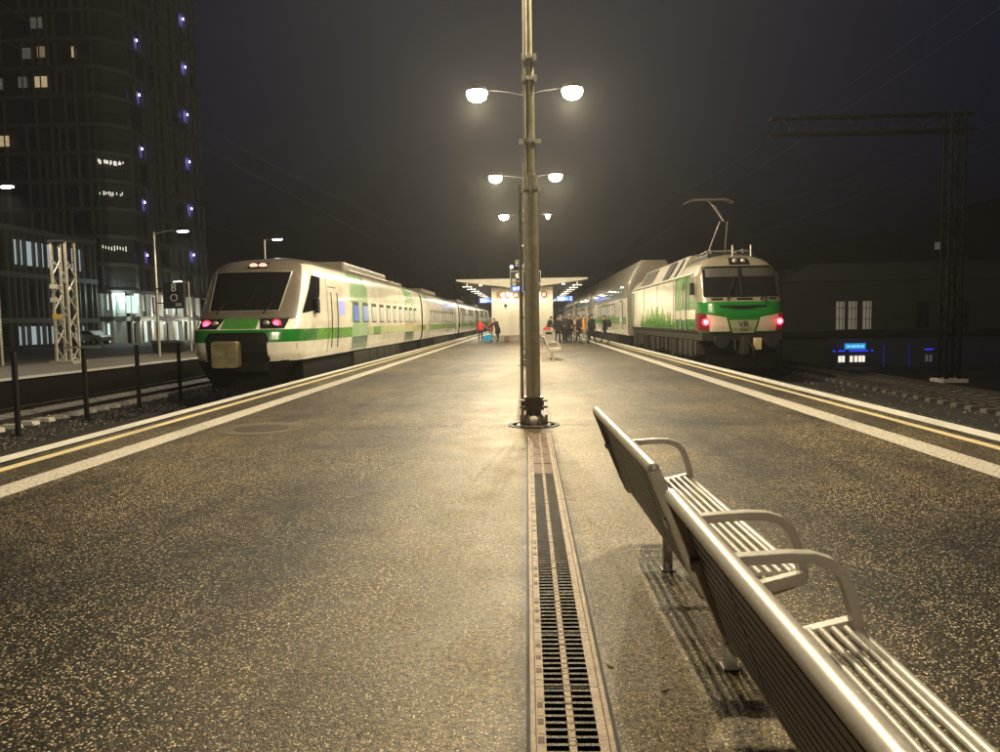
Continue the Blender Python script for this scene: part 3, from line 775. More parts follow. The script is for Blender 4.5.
# --- right: electric locomotive
LX, LY = 7.68, 27.0
WL = [(.92, 1.46), (1.2, 1.50), (3.05, 1.49), (3.12, 1.44), (3.5, 1.15), (3.72, .8), (3.8, .35)]
FL_ = [(.92, .06), (1.1, .02), (1.6, .0), (2.0, .06), (2.2, .18), (3.3, .62), (3.6, .95), (3.8, 1.6)]
NL = [(.92, .75), (2.0, .75), (3.3, .7), (3.8, .8)]
loco = Body(WL, FL_, NL, 4.0, 17.8); loco.m_side = 130
def mf_loco(c):
    x, y, z = c
    if z > 3.08: return 3
    if y < 1.25 and abs(x) < 1.47 or y < .9:       # front and cab corners
        if z > 2.02: return 3
        if y < .55:
            if z > 1.52: return 2
            return 2
        return 2 if z > 1.0 else 5
    if z < 1.02: return 5
    if y < 2.0:
        return 3 if z > 2.25 and (z-2.25) > (y-1.2)*1.6 else (0 if 1.38 < z < 1.78 else 2)
    if y < 4.6:
        return 0 if 1.38 < z < 1.78 else (2 if z < 1.38 or y < 2.6 or y > 4.2 else 4)
    # white flank with a ragged green meadow at the bottom, white again towards the rear
    h = 1.35+.55*max(0, 1-abs(y-9.5)/5.5)+.32*math.sin(y*3.1)*math.sin(y*7.3)
    if 4.6 < y < 14.3 and z < h: return 4 if z > 1.35 or math.sin(y*5) > 0 else 2
    if y > 16.8: return 2
    return 0
tl_ = thing('electric_locomotive', 'green and white electric locomotive with two glowing red tail lamps and raised pantograph', 'locomotive', (LX, LY, 0))
loco.build('body', [mat('loco_white', (.75, .71, .59), .12, noise=(1.6, .20), coat=.7), M_BLACK, M_GREEN, mat('loco_beige', (.20, .172, .12), .42, noise=(2, .12), coat=.2), M_LIME, M_UNDERL], zlist(.92, 3.8, .07, (1.02, 2.02, 3.08)), mf_loco, tl_)
w_ = MB(); loco.fpatch(w_, [(-1.30, 2.22), (1.30, 2.22), (1.26, 3.28), (-1.26, 3.28)], .012, 0, 20, 8); wl_ = w_.build('windscreen', M_GLASS, tl_, smooth=True)
def ll(pts, off=.02): return [loco.front(x, z, off) for x, z in pts]
fr = MB().tube(ll(dens([(-1.31, 2.21), (1.31, 2.21), (1.27, 3.29), (-1.27, 3.29), (-1.31, 2.21)])), .028, 6).tube(ll(dens([(0, 2.21), (0, 3.29)], 5)), .045, 6)
fr.build('windscreen_frame', M_BLACK, wl_)
sb = MB(); loco.fpatch(sb, [(-1.22, 2.92), (-.07, 2.92), (-.07, 3.24), (-1.20, 3.24)], .018, 0, 8, 3); loco.fpatch(sb, [(.07, 2.92), (1.22, 2.92), (1.20, 3.24), (.07, 3.24)], .018, 0, 8, 3)
sb.build('sun_blind', mat('sun_blind_cloth', (.04, .038, .03), .5), wl_)
wv = MB()
for x0, x1, z1 in ((-.55, -.25, 2.75), (.62, .85, 2.30)):
    wv.tube(ll([(x0, 2.08), (x1, z1)], .05), .028, 6); wv.tube(ll([(x1-.06, z1-.35), (x1+.02, z1+.12)], .05), .02, 6)
wv.build('wiper', M_BLACK, wl_)
bs = MB()
for a, b in ((-1.1, -.7), (-.2, .35), (.95, 1.2)): loco.fpatch(bs, [(a, 2.08), (b, 2.08), (b, 2.15), (a, 2.15)], .02, 0, 6, 1)
bs.build('vent_strip', M_BLACK, tl_)
gl = MB(); loco.fpatch(gl, [(-.80, 1.82), (.80, 1.82), (.85, 1.88), (-.85, 1.88)], .02, 0, 10, 2); loco.fpatch(gl, [(-.25, 1.75), (.25, 1.75), (.6, 1.82), (-.6, 1.82)], .02, 0, 8, 2)
gl.build('grille', M_BLACK, tl_)
# pale front panels
for s in (-1, 1):
    q = [(s*.46, .96), (s*1.15, .96), (s*1.28, 1.58), (s*.60, 1.46)]
    if s < 0: q = [q[1], q[0], q[3], q[2]]
    p_ = MB(); loco.fpatch(p_, q, .02, 0, 10, 5); p_.build('front_panel', mat('panel_beige', (.52, .43, .32), .3), tl_, smooth=True)
    # red tail lamp cluster; its dark corner housing carries a painted red glow
    h = MB(); q = [(s*1.17, .99), (s*1.44, .99), (s*1.46, 1.62), (s*1.31, 1.62)]
    if s < 0: q = [q[1], q[0], q[3], q[2]]
    loco.fpatch(h, q, .022, 0, 10, 6)
    loco.spatch(h, s, [(.30, .99), (.85, .99), (.80, 1.60), (.28, 1.62)], .02, 0, 6, 6)
    ho = h.build('tail_lamp', mat('tail_lamp_housing', (.06, .005, .008), .3, noise=(3, .1), emit=(1, .0, .03), es=.12), tl_)
    p = loco.front(s*1.30, 1.30, .05)
    MB().ball(p, (.145, .07, .145), 18).build('lens', E_TAIL, ho, smooth=True)
    MB().ball((p[0], p[1]-.05, p[2]), (.095, .035, .095), 14).build('lamp_core', E_TAILC, ho, smooth=True)
    ld = bpy.data.lights.new('tail_light', 'POINT'); ld.energy = 2.5; ld.color = (1, .03, .06); ld.shadow_soft_size = .1
    lo = bpy.data.objects.new('tail_light', ld); link(lo, tl_); lo.location = (p[0], p[1]-.22, p[2])
cp = MB(); loco.fpatch(cp, [(-.37, .90), (.37, .90), (.50, 1.36), (-.50, 1.36)], .035, 0, 8, 5); cpo = cp.build('number_panel', mat('panel_green_grey', (.26, .27, .15), .35), tl_)
p = loco.front(0, 1.22, .05); xf(text_mb('VR', .30), (p[0], p[1], 1.21)).build('logo', M_BLACK, cpo)
xf(text_mb('3338', .13), (p[0], p[1], 1.0)).build('fleet_number', M_BLACK, cpo)
tp = MB(); loco.fpatch(tp, [(-.33, 3.36), (.42, 3.36), (.38, 3.64), (-.30, 3.64)], .02, 0, 6, 4); tpo = tp.build('top_light', M_BLACK, tl_)
for x in (-.1, .2):
    p = loco.front(x, 3.5, .04); MB().ball(p, (.10, .05, .10), 12).build('lens', M_GALV, tpo, smooth=True)
for s in (1, -1):
    d = MB(); loco.spatch(d, s, [(2.5, 1.06), (3.2, 1.06), (3.2, 3.02), (2.5, 3.02)], .01, 0, 2, 12); loco.spatch(d, s, [(2.5, 1.38), (3.2, 1.38), (3.2, 1.78), (2.5, 1.78)], .013, 1, 2, 4)
    do = d.build('cab_door', [M_GREEN, M_CREAM], tl_)
    dw = MB(); loco.spatch(dw, s, [(2.62, 2.15), (3.08, 2.15), (3.08, 2.9), (2.62, 2.9)], .016, 0, 1, 4); dw.build('door_window', M_GLASS, do)
    hr = MB()
    for yy in (2.38, 3.32, 4.3): hr.tube([(s*1.56, yy, z) for z in (1.0, 1.7, 2.4, 2.9)], .022, 6)
    hr.build('hand_rail', M_GALV, do)
    cw = MB(); loco.spatch(cw, s, [(1.0, 2.25), (1.9, 2.25), (1.9, 2.95), (1.35, 2.95)], .012, 0, 5, 5); cw.build('cab_window', mat('grey_green_glass', (.10, .13, .10), .1), tl_)
    mr_ = MB().box(s*1.52, s*1.68, .95, 1.05, 2.3, 2.75); mr_.build('mirror', M_UNDERL, tl_, bevel=.02)
    pl = MB()
    for yy in (5.0, 9.0, 13.0, 16.6): pl.tube([loco.side(s, yy, z, .004) for z in (1.04, 1.6, 2.2, 2.8, 3.04)], .01, 4)
    pl.build('panel_seam', M_SEAM, tl_)
MB().tube([(-1.50, 1.3, 3.09), (-1.50, 17.7, 3.09)], .03, 6).build('gutter', M_GALV, tl_)
# sloping roof flanks with a long raised fairing and slots
rf = MB()
rf.prism([(-1.46, 3.12), (-1.20, 3.52), (-.92, 4.02), (-.80, 4.02), (.80, 4.02), (.92, 4.02), (1.20, 3.52), (1.46, 3.12)], 4.4, 15.5)
rfo = rf.build('roof_fairing', MATS['loco_beige'], tl_, bevel=.03)
def slot(y0, y1): MB().add([(-1.415, y0, 3.22), (-1.415, y1, 3.22), (-.99, y1, 3.92), (-.99, y0, 3.92)], [(0, 1, 2, 3)]).add([(-1.445, y0, 3.20), (-1.445, y1, 3.20), (-1.02, y1, 3.93), (-1.02, y0, 3.93)], [(0, 1, 2, 3)]).build('roof_slot', M_BLACK, rfo)
for y0, y1 in ((5.0, 5.25), (6.6, 8.0), (11.2, 11.5), (12.2, 12.5), (13.2, 13.5), (14.2, 14.5)): slot(y0, y1)
MB().box(-.9, .9, 1.6, 4.2, 3.6, 3.86).build('roof_box', M_DARKST, tl_, bevel=.05)
hn = MB()
for x in (-.05, .62): hn.tube([(x, 1.3, 3.7), (x, 1.3, 4.12)], .035, 8)
hn.build('horn', M_GALV, tl_)
# pantograph
pg = MB()
pg.box(-.63, -.57, 2.2, 4.0, 4.0, 4.05).box(.57, .63, 2.2, 4.0, 4.0, 4.05).box(-.8, .8, 2.2, 2.3, 3.95, 4.02).box(-.8, .8, 3.9, 4.0, 3.95, 4.02)
for x in (-.6, .6):
    for y in (2.25, 3.95): pg.tube([(x, y, 3.8), (x, y, 4.0)], .07, 10)
for x in (-.35, .35): pg.tube([(x, 3.9, 4.0), (x*.4+.15, 3.3, 5.25)], .035, 8)
pg.tube([(.15, 3.3, 5.25), (.0, 4.6, 6.1)], .03, 8).tube([(.22, 3.35, 5.2), (.1, 4.6, 6.08)], .015, 6)
pg.tube([(.0, 4.6, 6.1), (-.2, 4.6, 6.28)], .03, 6)
pgo = pg.build('pantograph', mat('pantograph_steel', (.12, .10, .08), .5, .3), tl_, smooth=True)
for y in (4.45, 4.75): MB().tube([(-1.15, y, 6.15), (-.8, y, 6.30), (.5, y, 6.30), (.85, y, 6.15)], .025, 8).build('contact_strip', MATS['pantograph_steel'], pgo, smooth=True)
# underframe of the locomotive
un = MB().box(-1.42, 1.42, .15, 17.6, .62, .92); un.build('frame', M_UNDERL, tl_, bevel=.02)
MB().box(-1.1, 1.1, .6, 17.2, -.2, .62).build('underframe', M_UNDER, tl_)
y = .9
while y < 17.2:
    ln = random.choice((.22, .35, .6)); dp = random.choice((.0, .1, .25, -.15))
    for sx in (-1, 1): MB().box(sx*1.12, sx*(1.46 if dp < .2 else 1.34), y, y+ln, dp, .60).build('equipment_box', M_UNDERL, tl_, bevel=.02)
    y += ln+random.choice((.25, .4, .7))
for b in (4.0, 13.6): bogie(tl_, b)
for x in (-.87, .87):
    MB().tube([(x, .2, .62), (x, -.12, .62), (x, -.42, .62)], [.13, .13, .10], 14).tube([(x, -.42, .62), (x, -.46, .62)], .24, 20).build('buffer', M_DARKST, tl_, smooth=True)
MB().box(-.07, .09, -.35, .3, .15, .80).tube([(.05, -.3, .75), (.25, -.4, .35), (.3, -.3, .1)], .04, 8).tube([(-.3, 0, .7), (-.32, -.15, .3), (-.2, 0, .1)], .03, 6).build('coupler', M_UNDERL, tl_)
MB().box(.38, .62, -.12, .15, .30, .72).build('junction_box', mat('ochre_box', (.55, .42, .22), .5), tl_, bevel=.02)
MB().prism([(-1.25, .10), (1.25, .10), (1.15, -.35), (-1.15, -.35)], .1, .3).build('snow_plough', M_UNDER, tl_)

# --- double deck coaches behind the locomotive
WD = [(.45, 1.50), (.7, 1.58), (2.6, 1.60), (3.6, 1.56), (4.2, 1.25), (4.75, .92), (5.0, .75)]
dd = Body(WD, [(.45, 0), (5.0, 0)], [(.45, .1), (3.4, .1), (5.0, .1)], 4, 25.6); dd.m_side = 64
def mf_dd(c):
    x, y, z = c
    if y < .06: return 5
    if z > 3.62: return 3
    if 1.15 < z < 1.62 and abs(x) > 1.5: return 2 if .3 < y < 25.2 else 0
    if z > 2.75: return 3
    return 0
def make_dd():
    t = thing('double_deck_coach', 'first double deck coach coupled behind the locomotive', 'train coach', (7.68, 46.0, 0), 0, 'double deck coaches behind the locomotive')
    dd.build('body', [M_CREAM, M_BLACK, M_LIME, M_ROOFG, M_MINT, M_TAUPE], zlist(.45, 5.0, .13, (1.15, 1.62, 2.75, 3.62)), mf_dd, t)
    side_windows(dd, t, [2.6+1.75*i for i in range(12)], 3.0, 3.52, 1.2, sides=(-1,), m=mat('upper_window', (.10, .16, .13), .06, noise=(3, .1), emit=(.6, .9, .7), es=.05))
    side_windows(dd, t, [7.0+1.75*i for i in range(7)], 1.75, 2.45, 1.2, sides=(-1,))
    for y in (2.2, 21.8):
        f = MB(); dd.spatch(f, -1, [(y-.12, .5), (y+1.62, .5), (y+1.62, 2.66), (y-.12, 2.66)], .006, 0, 1, 6); f.build('door_frame', M_BLACK, t)
        d = MB(); dd.spatch(d, -1, [(y, .5), (y+1.5, .5), (y+1.5, 2.58), (y, 2.58)], .02, 0, 1, 6); do = d.build('door', M_CREAM, t)
        w = MB(); dd.spatch(w, -1, [(y+.25, 1.3), (y+.65, 1.3), (y+.65, 2.35), (y+.25, 2.35)], .026, 0, 1, 4); dd.spatch(w, -1, [(y+.85, 1.3), (y+1.25, 1.3), (y+1.25, 2.35), (y+.85, 2.35)], .026, 0, 1, 4); w.build('door_window', M_LITWIN, do)
    MB().box(-.7, .7, -.95, .02, .6, 2.9).build('gangway', M_BLACK, t)
    under(t, .2, 25.4, (3.4, 22.0))
    return t
d1 = make_dd()
for i, lb in enumerate(('second double deck coach, beside the waiting travellers', 'third double deck coach, along the canopy', 'farthest double deck coach, along the canopy')):
    c = copy_tree(d1); c.location.y = 46.0+26.5*(i+1); c['label'] = lb

# ------------------------------------------------------------------ station canopy
CX = -.40
M_PLASTER = mat('cream_plaster', (.66, .60, .47), .7, noise=(2, .06))
M_SOFFIT = mat('dark_timber_soffit', (.045, .032, .022), .6, noise=(3, .4))
cano = thing('station_canopy', 'pale station building with wide flat butterfly canopy and red letters at the platform end', 'station building', (CX, 66, 0))
MB().box(-2.68, 2.68, 0, 7, 0, 4.45).build('wall', M_PLASTER, cano)
MB().box(-2.72, 2.72, -.012, 0, 0, .22).build('plinth', M_CONC, cano)
MB().prism([(-5.65, 4.96), (-5.65, 5.10), (5.65, 5.10), (5.65, 4.96), (2.7, 4.55), (0, 4.22), (-2.7, 4.55)], -1.2, -1.05).build('fascia', mat('cream_fascia', (.72, .68, .56), .5), cano)
MB().prism([(-5.60, 4.97), (-5.60, 5.07), (5.60, 5.07), (5.60, 4.97), (2.7, 4.57), (0, 4.25), (-2.7, 4.57)], -1.05, 90).build('roof', M_SOFFIT, cano)
MB().box(-5.68, 5.68, -1.23, 90, 5.10, 5.16).build('roof_edge', M_DARKST, cano)
for i, (ch, x) in enumerate(zip('KUOPIO', (-2.0, -1.27, -.55, .18, .85, 1.9))):
    xf(text_mb(ch, .78, .03), (x, -.05, 3.75)).build('letter', mat('red_letter', (.30, .03, .015), .5), cano, )
do = MB().box(-1.05, .05, -.03, .0, .22, 2.45).build('door', mat('cream_door', (.62, .56, .42), .5), cano)
MB().box(-.14, -.10, -.07, -.03, 1.1, 1.22).build('handle', M_DARKST, do)
MB().tube([(-1.45, -.08, 2.85), (-1.45, 0, 2.85)], .12, 12).build('speaker', M_UNDERL, cano)
M_COLW = mat('white_column', (.72, .68, .58), .5)
for i in range(9):
    for s in (-1, 1):
        if i > 0: MB().box(s*2.5-.12, s*2.5+.12, 7+i*8.5, 7.24+i*8.5, 0, 4.6).build('column', M_COLW, cano)
for s in (-1, 1):
    for i in range(11):
        y = 1.2+i*5.2; z = 4.60
        lm = MB().box(s*4.9-.42, s*4.9+.42, y-.09, y+.09, z-.05, z).box(s*4.9-.02, s*4.9+.02, y-.02, y+.02, z, z+.3)
        lm.build('canopy_light', E_STRIP, cano)
        if i % 2 == 0:
            ld = bpy.data.lights.new('canopy_lamp', 'AREA'); ld.shape = 'RECTANGLE'; ld.size = 1.2; ld.size_y = 1.2; ld.energy = 330; ld.color = (1, .86, .62)
            lo = bpy.data.objects.new('canopy_lamp', ld); link(lo, cano); lo.location = (s*4.2, y, z-.12)
for x in (-3.6, -1.2, 1.2, 3.6):            # added lamps under the front edge that brighten the wall
    MB().tube([(x, -.55, 4.30+abs(x)*.07), (x, -.55, 4.40+abs(x)*.07)], .14, 14).build('wall_fill_fixture', E_STRIP, cano)
    ld = bpy.data.lights.new('wall_fill_lamp', 'SPOT'); ld.energy = 280; ld.color = (1, .92, .76); ld.spot_size = R(150); ld.spot_blend = .8; ld.shadow_soft_size = .12
    lo = bpy.data.objects.new('wall_fill_lamp', ld); link(lo, cano); lo.location = (x, -.75, 4.22+abs(x)*.07)
# hanging blue departure displays
for k, (x, y, z, lb) in enumerate(((-4.3, 82, 3.75, 'blue lit departure display hanging under the left side of the canopy'), (4.0, 80, 3.75, 'blue lit departure display hanging under the right side of the canopy'))):
    t = thing('departure_display', lb, 'display', (x, y, z), 0, 'departure displays hanging under the canopy')
    MB().box(-.9, .9, 0, .2, -.3, .3).build('case', M_DARKST, t, bevel=.02)
    s = MB().box(-.84, .84, -.012, 0, -.25, .25).build('screen', E_BLUE, t)
    mb = MB()
    for i in range(4): mb.box(-.78, .0+.2*((i*7) % 3), -.02, -.013, .16-.12*i, .20-.12*i); mb.box(.6, .78, -.02, -.013, .16-.12*i, .20-.12*i)
    mb.build('text_row', E_WHITE, s)
    MB().box(-.6, -.56, .08, .12, .35, 1.2).box(.56, .6, .08, .12, .35, 1.2).build('hanger', M_DARKST, t)

# sign B on the second mast
sg = thing('platform_sign', 'platform sign with letter B, clock and lit blue display half hidden by the lamp post', 'sign', (.0, 24.15, 0))
MB().box(-.50, .44, 0, .12, 2.40, 3.03).build('board', mat('sign_board_dark', (.012, .014, .02), .4), sg, bevel=.01)
fr_ = MB()
for a in ((-.52, .46, 3.03, 3.055), (-.52, .46, 2.375, 2.40)): fr_.box(a[0], a[1], -.01, .13, a[2], a[3])
for a in (-.52, .44, -.13): fr_.box(a, a+.02, -.012, .13, 2.40, 3.03)
fr_.build('board_frame', M_GALV, sg)
cl = MB().tube([(-.265, -.02, 2.90), (-.265, -.006, 2.90)], .085, 20).build('clock_face', mat('clock_white', (.75, .70, .6), .5, emit=(1, .85, .6), es=.5), sg)
MB().box(-.270, -.258, -.03, -.022, 2.90, 2.96).box(-.265, -.21, -.03, -.022, 2.895, 2.905).build('clock_hand', M_BLACK, cl)
MB().box(-.47, -.33, -.02, -.006, 2.70, 2.80).box(-.46, -.34, -.02, -.006, 2.58, 2.68).box(-.29, -.17, -.02, -.006, 2.70, 2.74).box(.34, .43, -.02, -.006, 2.6, 2.68).build('notice', M_COLW, sg)
MB().box(-.48, -.12, -.016, -.004, 2.41, 2.56).build('display', E_BLUE, sg)
MB().box(-.42, -.32, -.022, -.017, 2.44, 2.53).box(-.28, -.18, -.022, -.017, 2.46, 2.55).build('display_text', E_WHITE, sg)
xf(text_mb('B', .28, .012), (-.285, .02, 3.29)).build('letter', mat('letter_white', (.75, .73, .65), .5), sg)
MB().box(-.30, -.27, .03, .06, 3.05, 3.17).build('letter_post', M_DARKST, sg)
MB().tube([(-.51, .05, 3.03), (-.51, .05, 3.12), (-.47, .02, 3.17)], .02, 8).build('spot_arm', M_GALV, sg)
MB().ball((-.47, 0, 3.18), .055, 12).build('spot_lamp', emat('blue_white_glow', (.7, .8, 1), 4), sg, smooth=True)
MB().box(-.05, .05, .12, .30, 2.5, 2.56).box(-.05, .05, .12, .30, 2.9, 2.96).build('bracket', M_DARKST, sg)

# ------------------------------------------------------------------ people
SKIN = mat('skin', (.45, .27, .18), .5)
HAIR = [mat('dark_hair', (.02, .014, .01), .6), mat('brown_hair', (.10, .055, .03), .6), mat('fair_hair', (.32, .25, .16), .6)]
def person(label, loc, rz, coat, legs, h=1.75, lean=0.0, side_lean=0.0, lh=None, rh=None, stride=0.12, hair=0, hat=None, hood=False, group=None, long_coat=False, sit=False):
    t = thing('person', label, 'person', (loc[0], loc[1], loc[2] if len(loc) > 2 else 0), rz, group)
    k = h/1.75
    J = {}; 
    def up(p):                                    # bend of the upper body about the hips
        x, y, z = p; v = Vector((x, y, z-.95)); v.rotate(Matrix.Rotation(-lean, 3, 'X')); v.rotate(Matrix.Rotation(side_lean, 3, 'Y')); return (v.x, v.y, v.z+.95)
    J['pel'] = (0, 0, .96); J['sp'] = up((0, 0, 1.14)); J['ch'] = up((0, .01, 1.34)); J['nk'] = up((0, 0, 1.49)); J['hd'] = up((0, .02, 1.60)); J['cr'] = up((0, .02, 1.70))
    ed = [('pel', 'sp'), ('sp', 'ch'), ('ch', 'nk'), ('nk', 'hd'), ('hd', 'cr')]
    rad = {'pel': .15, 'sp': .145, 'ch': .16, 'nk': .062, 'hd': .092, 'cr': .075}
    for s, n, hand in ((-1, 'L', lh), (1, 'R', rh)):
        sh = up((s*.17, 0, 1.42)); J['sh'+n] = sh; rad['sh'+n] = .078
        if hand is None: hand = (s*.24, .10, .80)
        hd = Vector(hand); mid_ = (Vector(sh)+hd)/2; L = (hd-Vector(sh)).length; b = math.sqrt(max(.0, .30**2-(min(L, .59)/2)**2))
        el = mid_+Vector((s*.35, -.8, -.3)).normalized()*b; J['el'+n] = tuple(el); rad['el'+n] = .054
        J['wr'+n] = tuple(hd); rad['wr'+n] = .035; d = (hd-el).normalized(); J['hn'+n] = tuple(hd+d*.07); rad['hn'+n] = .036
        ed += [('ch', 'sh'+n), ('sh'+n, 'el'+n), ('el'+n, 'wr'+n), ('wr'+n, 'hn'+n)]
        y = stride*s
        J['hp'+n] = (s*.095, 0, .88); rad['hp'+n] = .098
        J['kn'+n] = (s*.105, y*.45+.03, .49); rad['kn'+n] = .062; J['an'+n] = (s*.11, y, .10); rad['an'+n] = .042; J['to'+n] = (s*.12, y+.16, .045); rad['to'+n] = .04
        ed += [('pel', 'hp'+n), ('hp'+n, 'kn'+n), ('kn'+n, 'an'+n), ('an'+n, 'to'+n)]
    names = list(J); idx = {n: i for i, n in enumerate(names)}
    me = bpy.data.meshes.new('body'); me.from_pydata([J[n] for n in names], [(idx[a], idx[b]) for a, b in ed], [])
    o = bpy.data.objects.new('body', me); COL.objects.link(o)
    o.modifiers.new('skin', 'SKIN'); sv = me.skin_vertices[0].data
    for n in names:
        r = rad[n]; sv[idx[n]].radius = (r, r*.78 if n in ('pel', 'sp', 'ch') else r); sv[idx[n]].use_root = (n == 'pel')
    ss = o.modifiers.new('sub', 'SUBSURF'); ss.levels = 2
    bpy.context.view_layer.update(); dg = bpy.context.evaluated_depsgraph_get()
    nm = bpy.data.meshes.new_from_object(o.evaluated_get(dg)); bpy.data.objects.remove(o)
    mb = MB(); vs = [v.co.copy() for v in nm.vertices]
    segs = [(Vector(J[a]), Vector(J[b]), a, b) for a, b in ed]
    def mi_of(c):
        best = None
        for a, b, na, nb in segs:
            ab = b-a; q = max(0, min(1, (c-a).dot(ab)/ab.length_squared)); d = (c-(a+ab*q)).length - .5*min(rad[na], rad[nb])
            if best is None or d < best[0]: best = (d, na, nb, q)
        _, na, nb, q = best
        if nb in ('hd', 'cr') : return 0 if (nb == 'cr' or q > .1) else 1
        if nb[:2] == 'hn': return 0
        if nb[:2] in ('kn',) : return 2
        if nb[:2] == 'an': return 3 if q > .88 else 2
        if nb[:2] == 'to': return 3
        if nb[:2] == 'hp': return 2
        return 1
    mb.v = [tuple(v) for v in vs]
    for p in nm.polygons: mb.f.append(tuple(p.vertices)); mb.m.append(mi_of(p.center))
    bpy.data.meshes.remove(nm)
    for s, n in ((-1, 'L'), (1, 'R')):            # fingers curl forward from the palm, the thumb leaves its side
        w = Vector(J['hn'+n]); d = (w-Vector(J['wr'+n])).normalized(); a = d.cross(Vector((1, 0, 0)));  a = a.normalized() if a.length > .1 else Vector((0, 1, 0)); c = Vector((-s*1.0, 0, 0))
        for i in range(4):
            b = w + a*(i-1.5)*.019; L = (.055, .068, .064, .05)[i]
            mb.tube([b, b+d*L*.5, b+d*L*.85+c*.015], [.009, .008, .006], 6, 0)
        mb.tube([w-d*.04+a*.03, w-d*.01+a*.05, w+d*.02+a*.052], [.010, .009, .007], 6, 0)
    H = Vector(J['hd']); f = (Vector(up((0, .12, 1.62)))-Vector(up((0, .02, 1.62)))); u = (Vector(J['cr'])-H).normalized()
    c = H+u*.02+f.normalized()*.085; mb.tube([c+u*.02, c+f.normalized()*.018-u*.01], [.008, .014], 6, 0)
    for s in (-1, 1):
        sx = Vector((s, 0, 0)); mb.ball(H+u*.025+sx*.033+f.normalized()*.080, .010, 6, 4); mb.ball(H+u*.01+sx*.088, (.012, .018, .028), 6, 0)
    mb.tube([H-u*.035+f.normalized()*.078+Vector((-.02, 0, 0)), H-u*.035+f.normalized()*.078+Vector((.02, 0, 0))], .005, 5, 5)
    mb.v = [(x*k, y*k, z*k) for x, y, z in mb.v]
    bo = mb.build('body', [SKIN, coat, legs, M_BLACK, M_BLACK, mat('lip', (.3, .1, .08), .5)], t, smooth=True)
    hm = hat or HAIR[hair]
    hb_ = MB()
    C = (Vector(J['cr'])*k); fd = f.normalized()
    def hp(u_, v_):
        a = u_*2*math.pi; e = R(-12+102*v_)*1.0
        r = .104*k; fr_ = .3 if not hat else .12
        q = Vector((math.cos(a)*math.cos(e), math.sin(a)*math.cos(e), math.sin(e)))
        if q.y > .2: q.z = max(q.z, fr_)
        p = C - u*.035*k + Vector((q.x*r, q.y*r-.008, q.z*r*1.05)); return tuple(p)
    hb_.grid(hp, 16, 7); hb_.build('hat' if hat else 'hair', hm, t, smooth=True)
    if long_coat or True:
        # jacket shell: hangs over the hips
        jm = MB(); top = Vector(J['ch'])*k; low = .62 if long_coat else .84
        ring = []
        levels = [(Vector(J['nk'])*k, .075), (Vector(up((0, 0, 1.42)))*k, .175), (Vector(up((0, 0, 1.3)))*k, .20), (Vector(up((0, 0, 1.12)))*k, .19), (Vector((0, 0, .96))*k, .195), (Vector((0, 0, low))*k, .215)]
        n = 18; vs = []
        for q, r in levels:
            for j in range(n):
                a = 2*math.pi*j/n; vs.append((q.x+r*k*math.cos(a), q.y+r*.66*k*math.sin(a), q.z+.008*math.sin(3*a)))
        fs = [(i*n+j, i*n+(j+1) % n, (i+1)*n+(j+1) % n, (i+1)*n+j) for i in range(len(levels)-1) for j in range(n)]
        jm.add(vs, fs); jo = jm.build('jacket', coat, t, smooth=True)
        so = jo.modifiers.new('thick', 'SOLIDIFY'); so.thickness = .012
    return t
CB = mat('black_coat', (.012, .012, .014), .8); CBL = mat('charcoal_coat', (.03, .03, .034), .8); CR = mat('red_jacket', (.62, .03, .05), .7); CO = mat('orange_jacket', (.62, .28, .04), .7)
CBR = mat('brown_coat', (.22, .13, .07), .8); JE = mat('dark_trousers', (.014, .014, .018), .8); KH = mat('khaki_trousers', (.22, .20, .16), .8); CT = mat('tan_coat', (.35, .25, .15), .8); CRD = mat('dull_red_jacket', (.30, .08, .05), .8)
GL = None; GRp = None
person('person in a red jacket and black trousers walking away along the left edge', (-3.55, 57, 0), R(0), CR, JE, 1.62, rh=(.30, .05, 1.05), hair=2, group=GL)
person('stooping person in a long black coat reaching out to the blue suitcase', (-2.05, 52.5, 0), R(35), CB, JE, 1.74, lean=.30, side_lean=-.22, lh=(-.62, .35, 1.02), rh=(.16, .25, .78), hair=2, long_coat=True, stride=.2)
person('person in a dull red jacket half hidden behind the one in bright red', (-3.1, 64, 0), R(180), CRD, JE, 1.60)
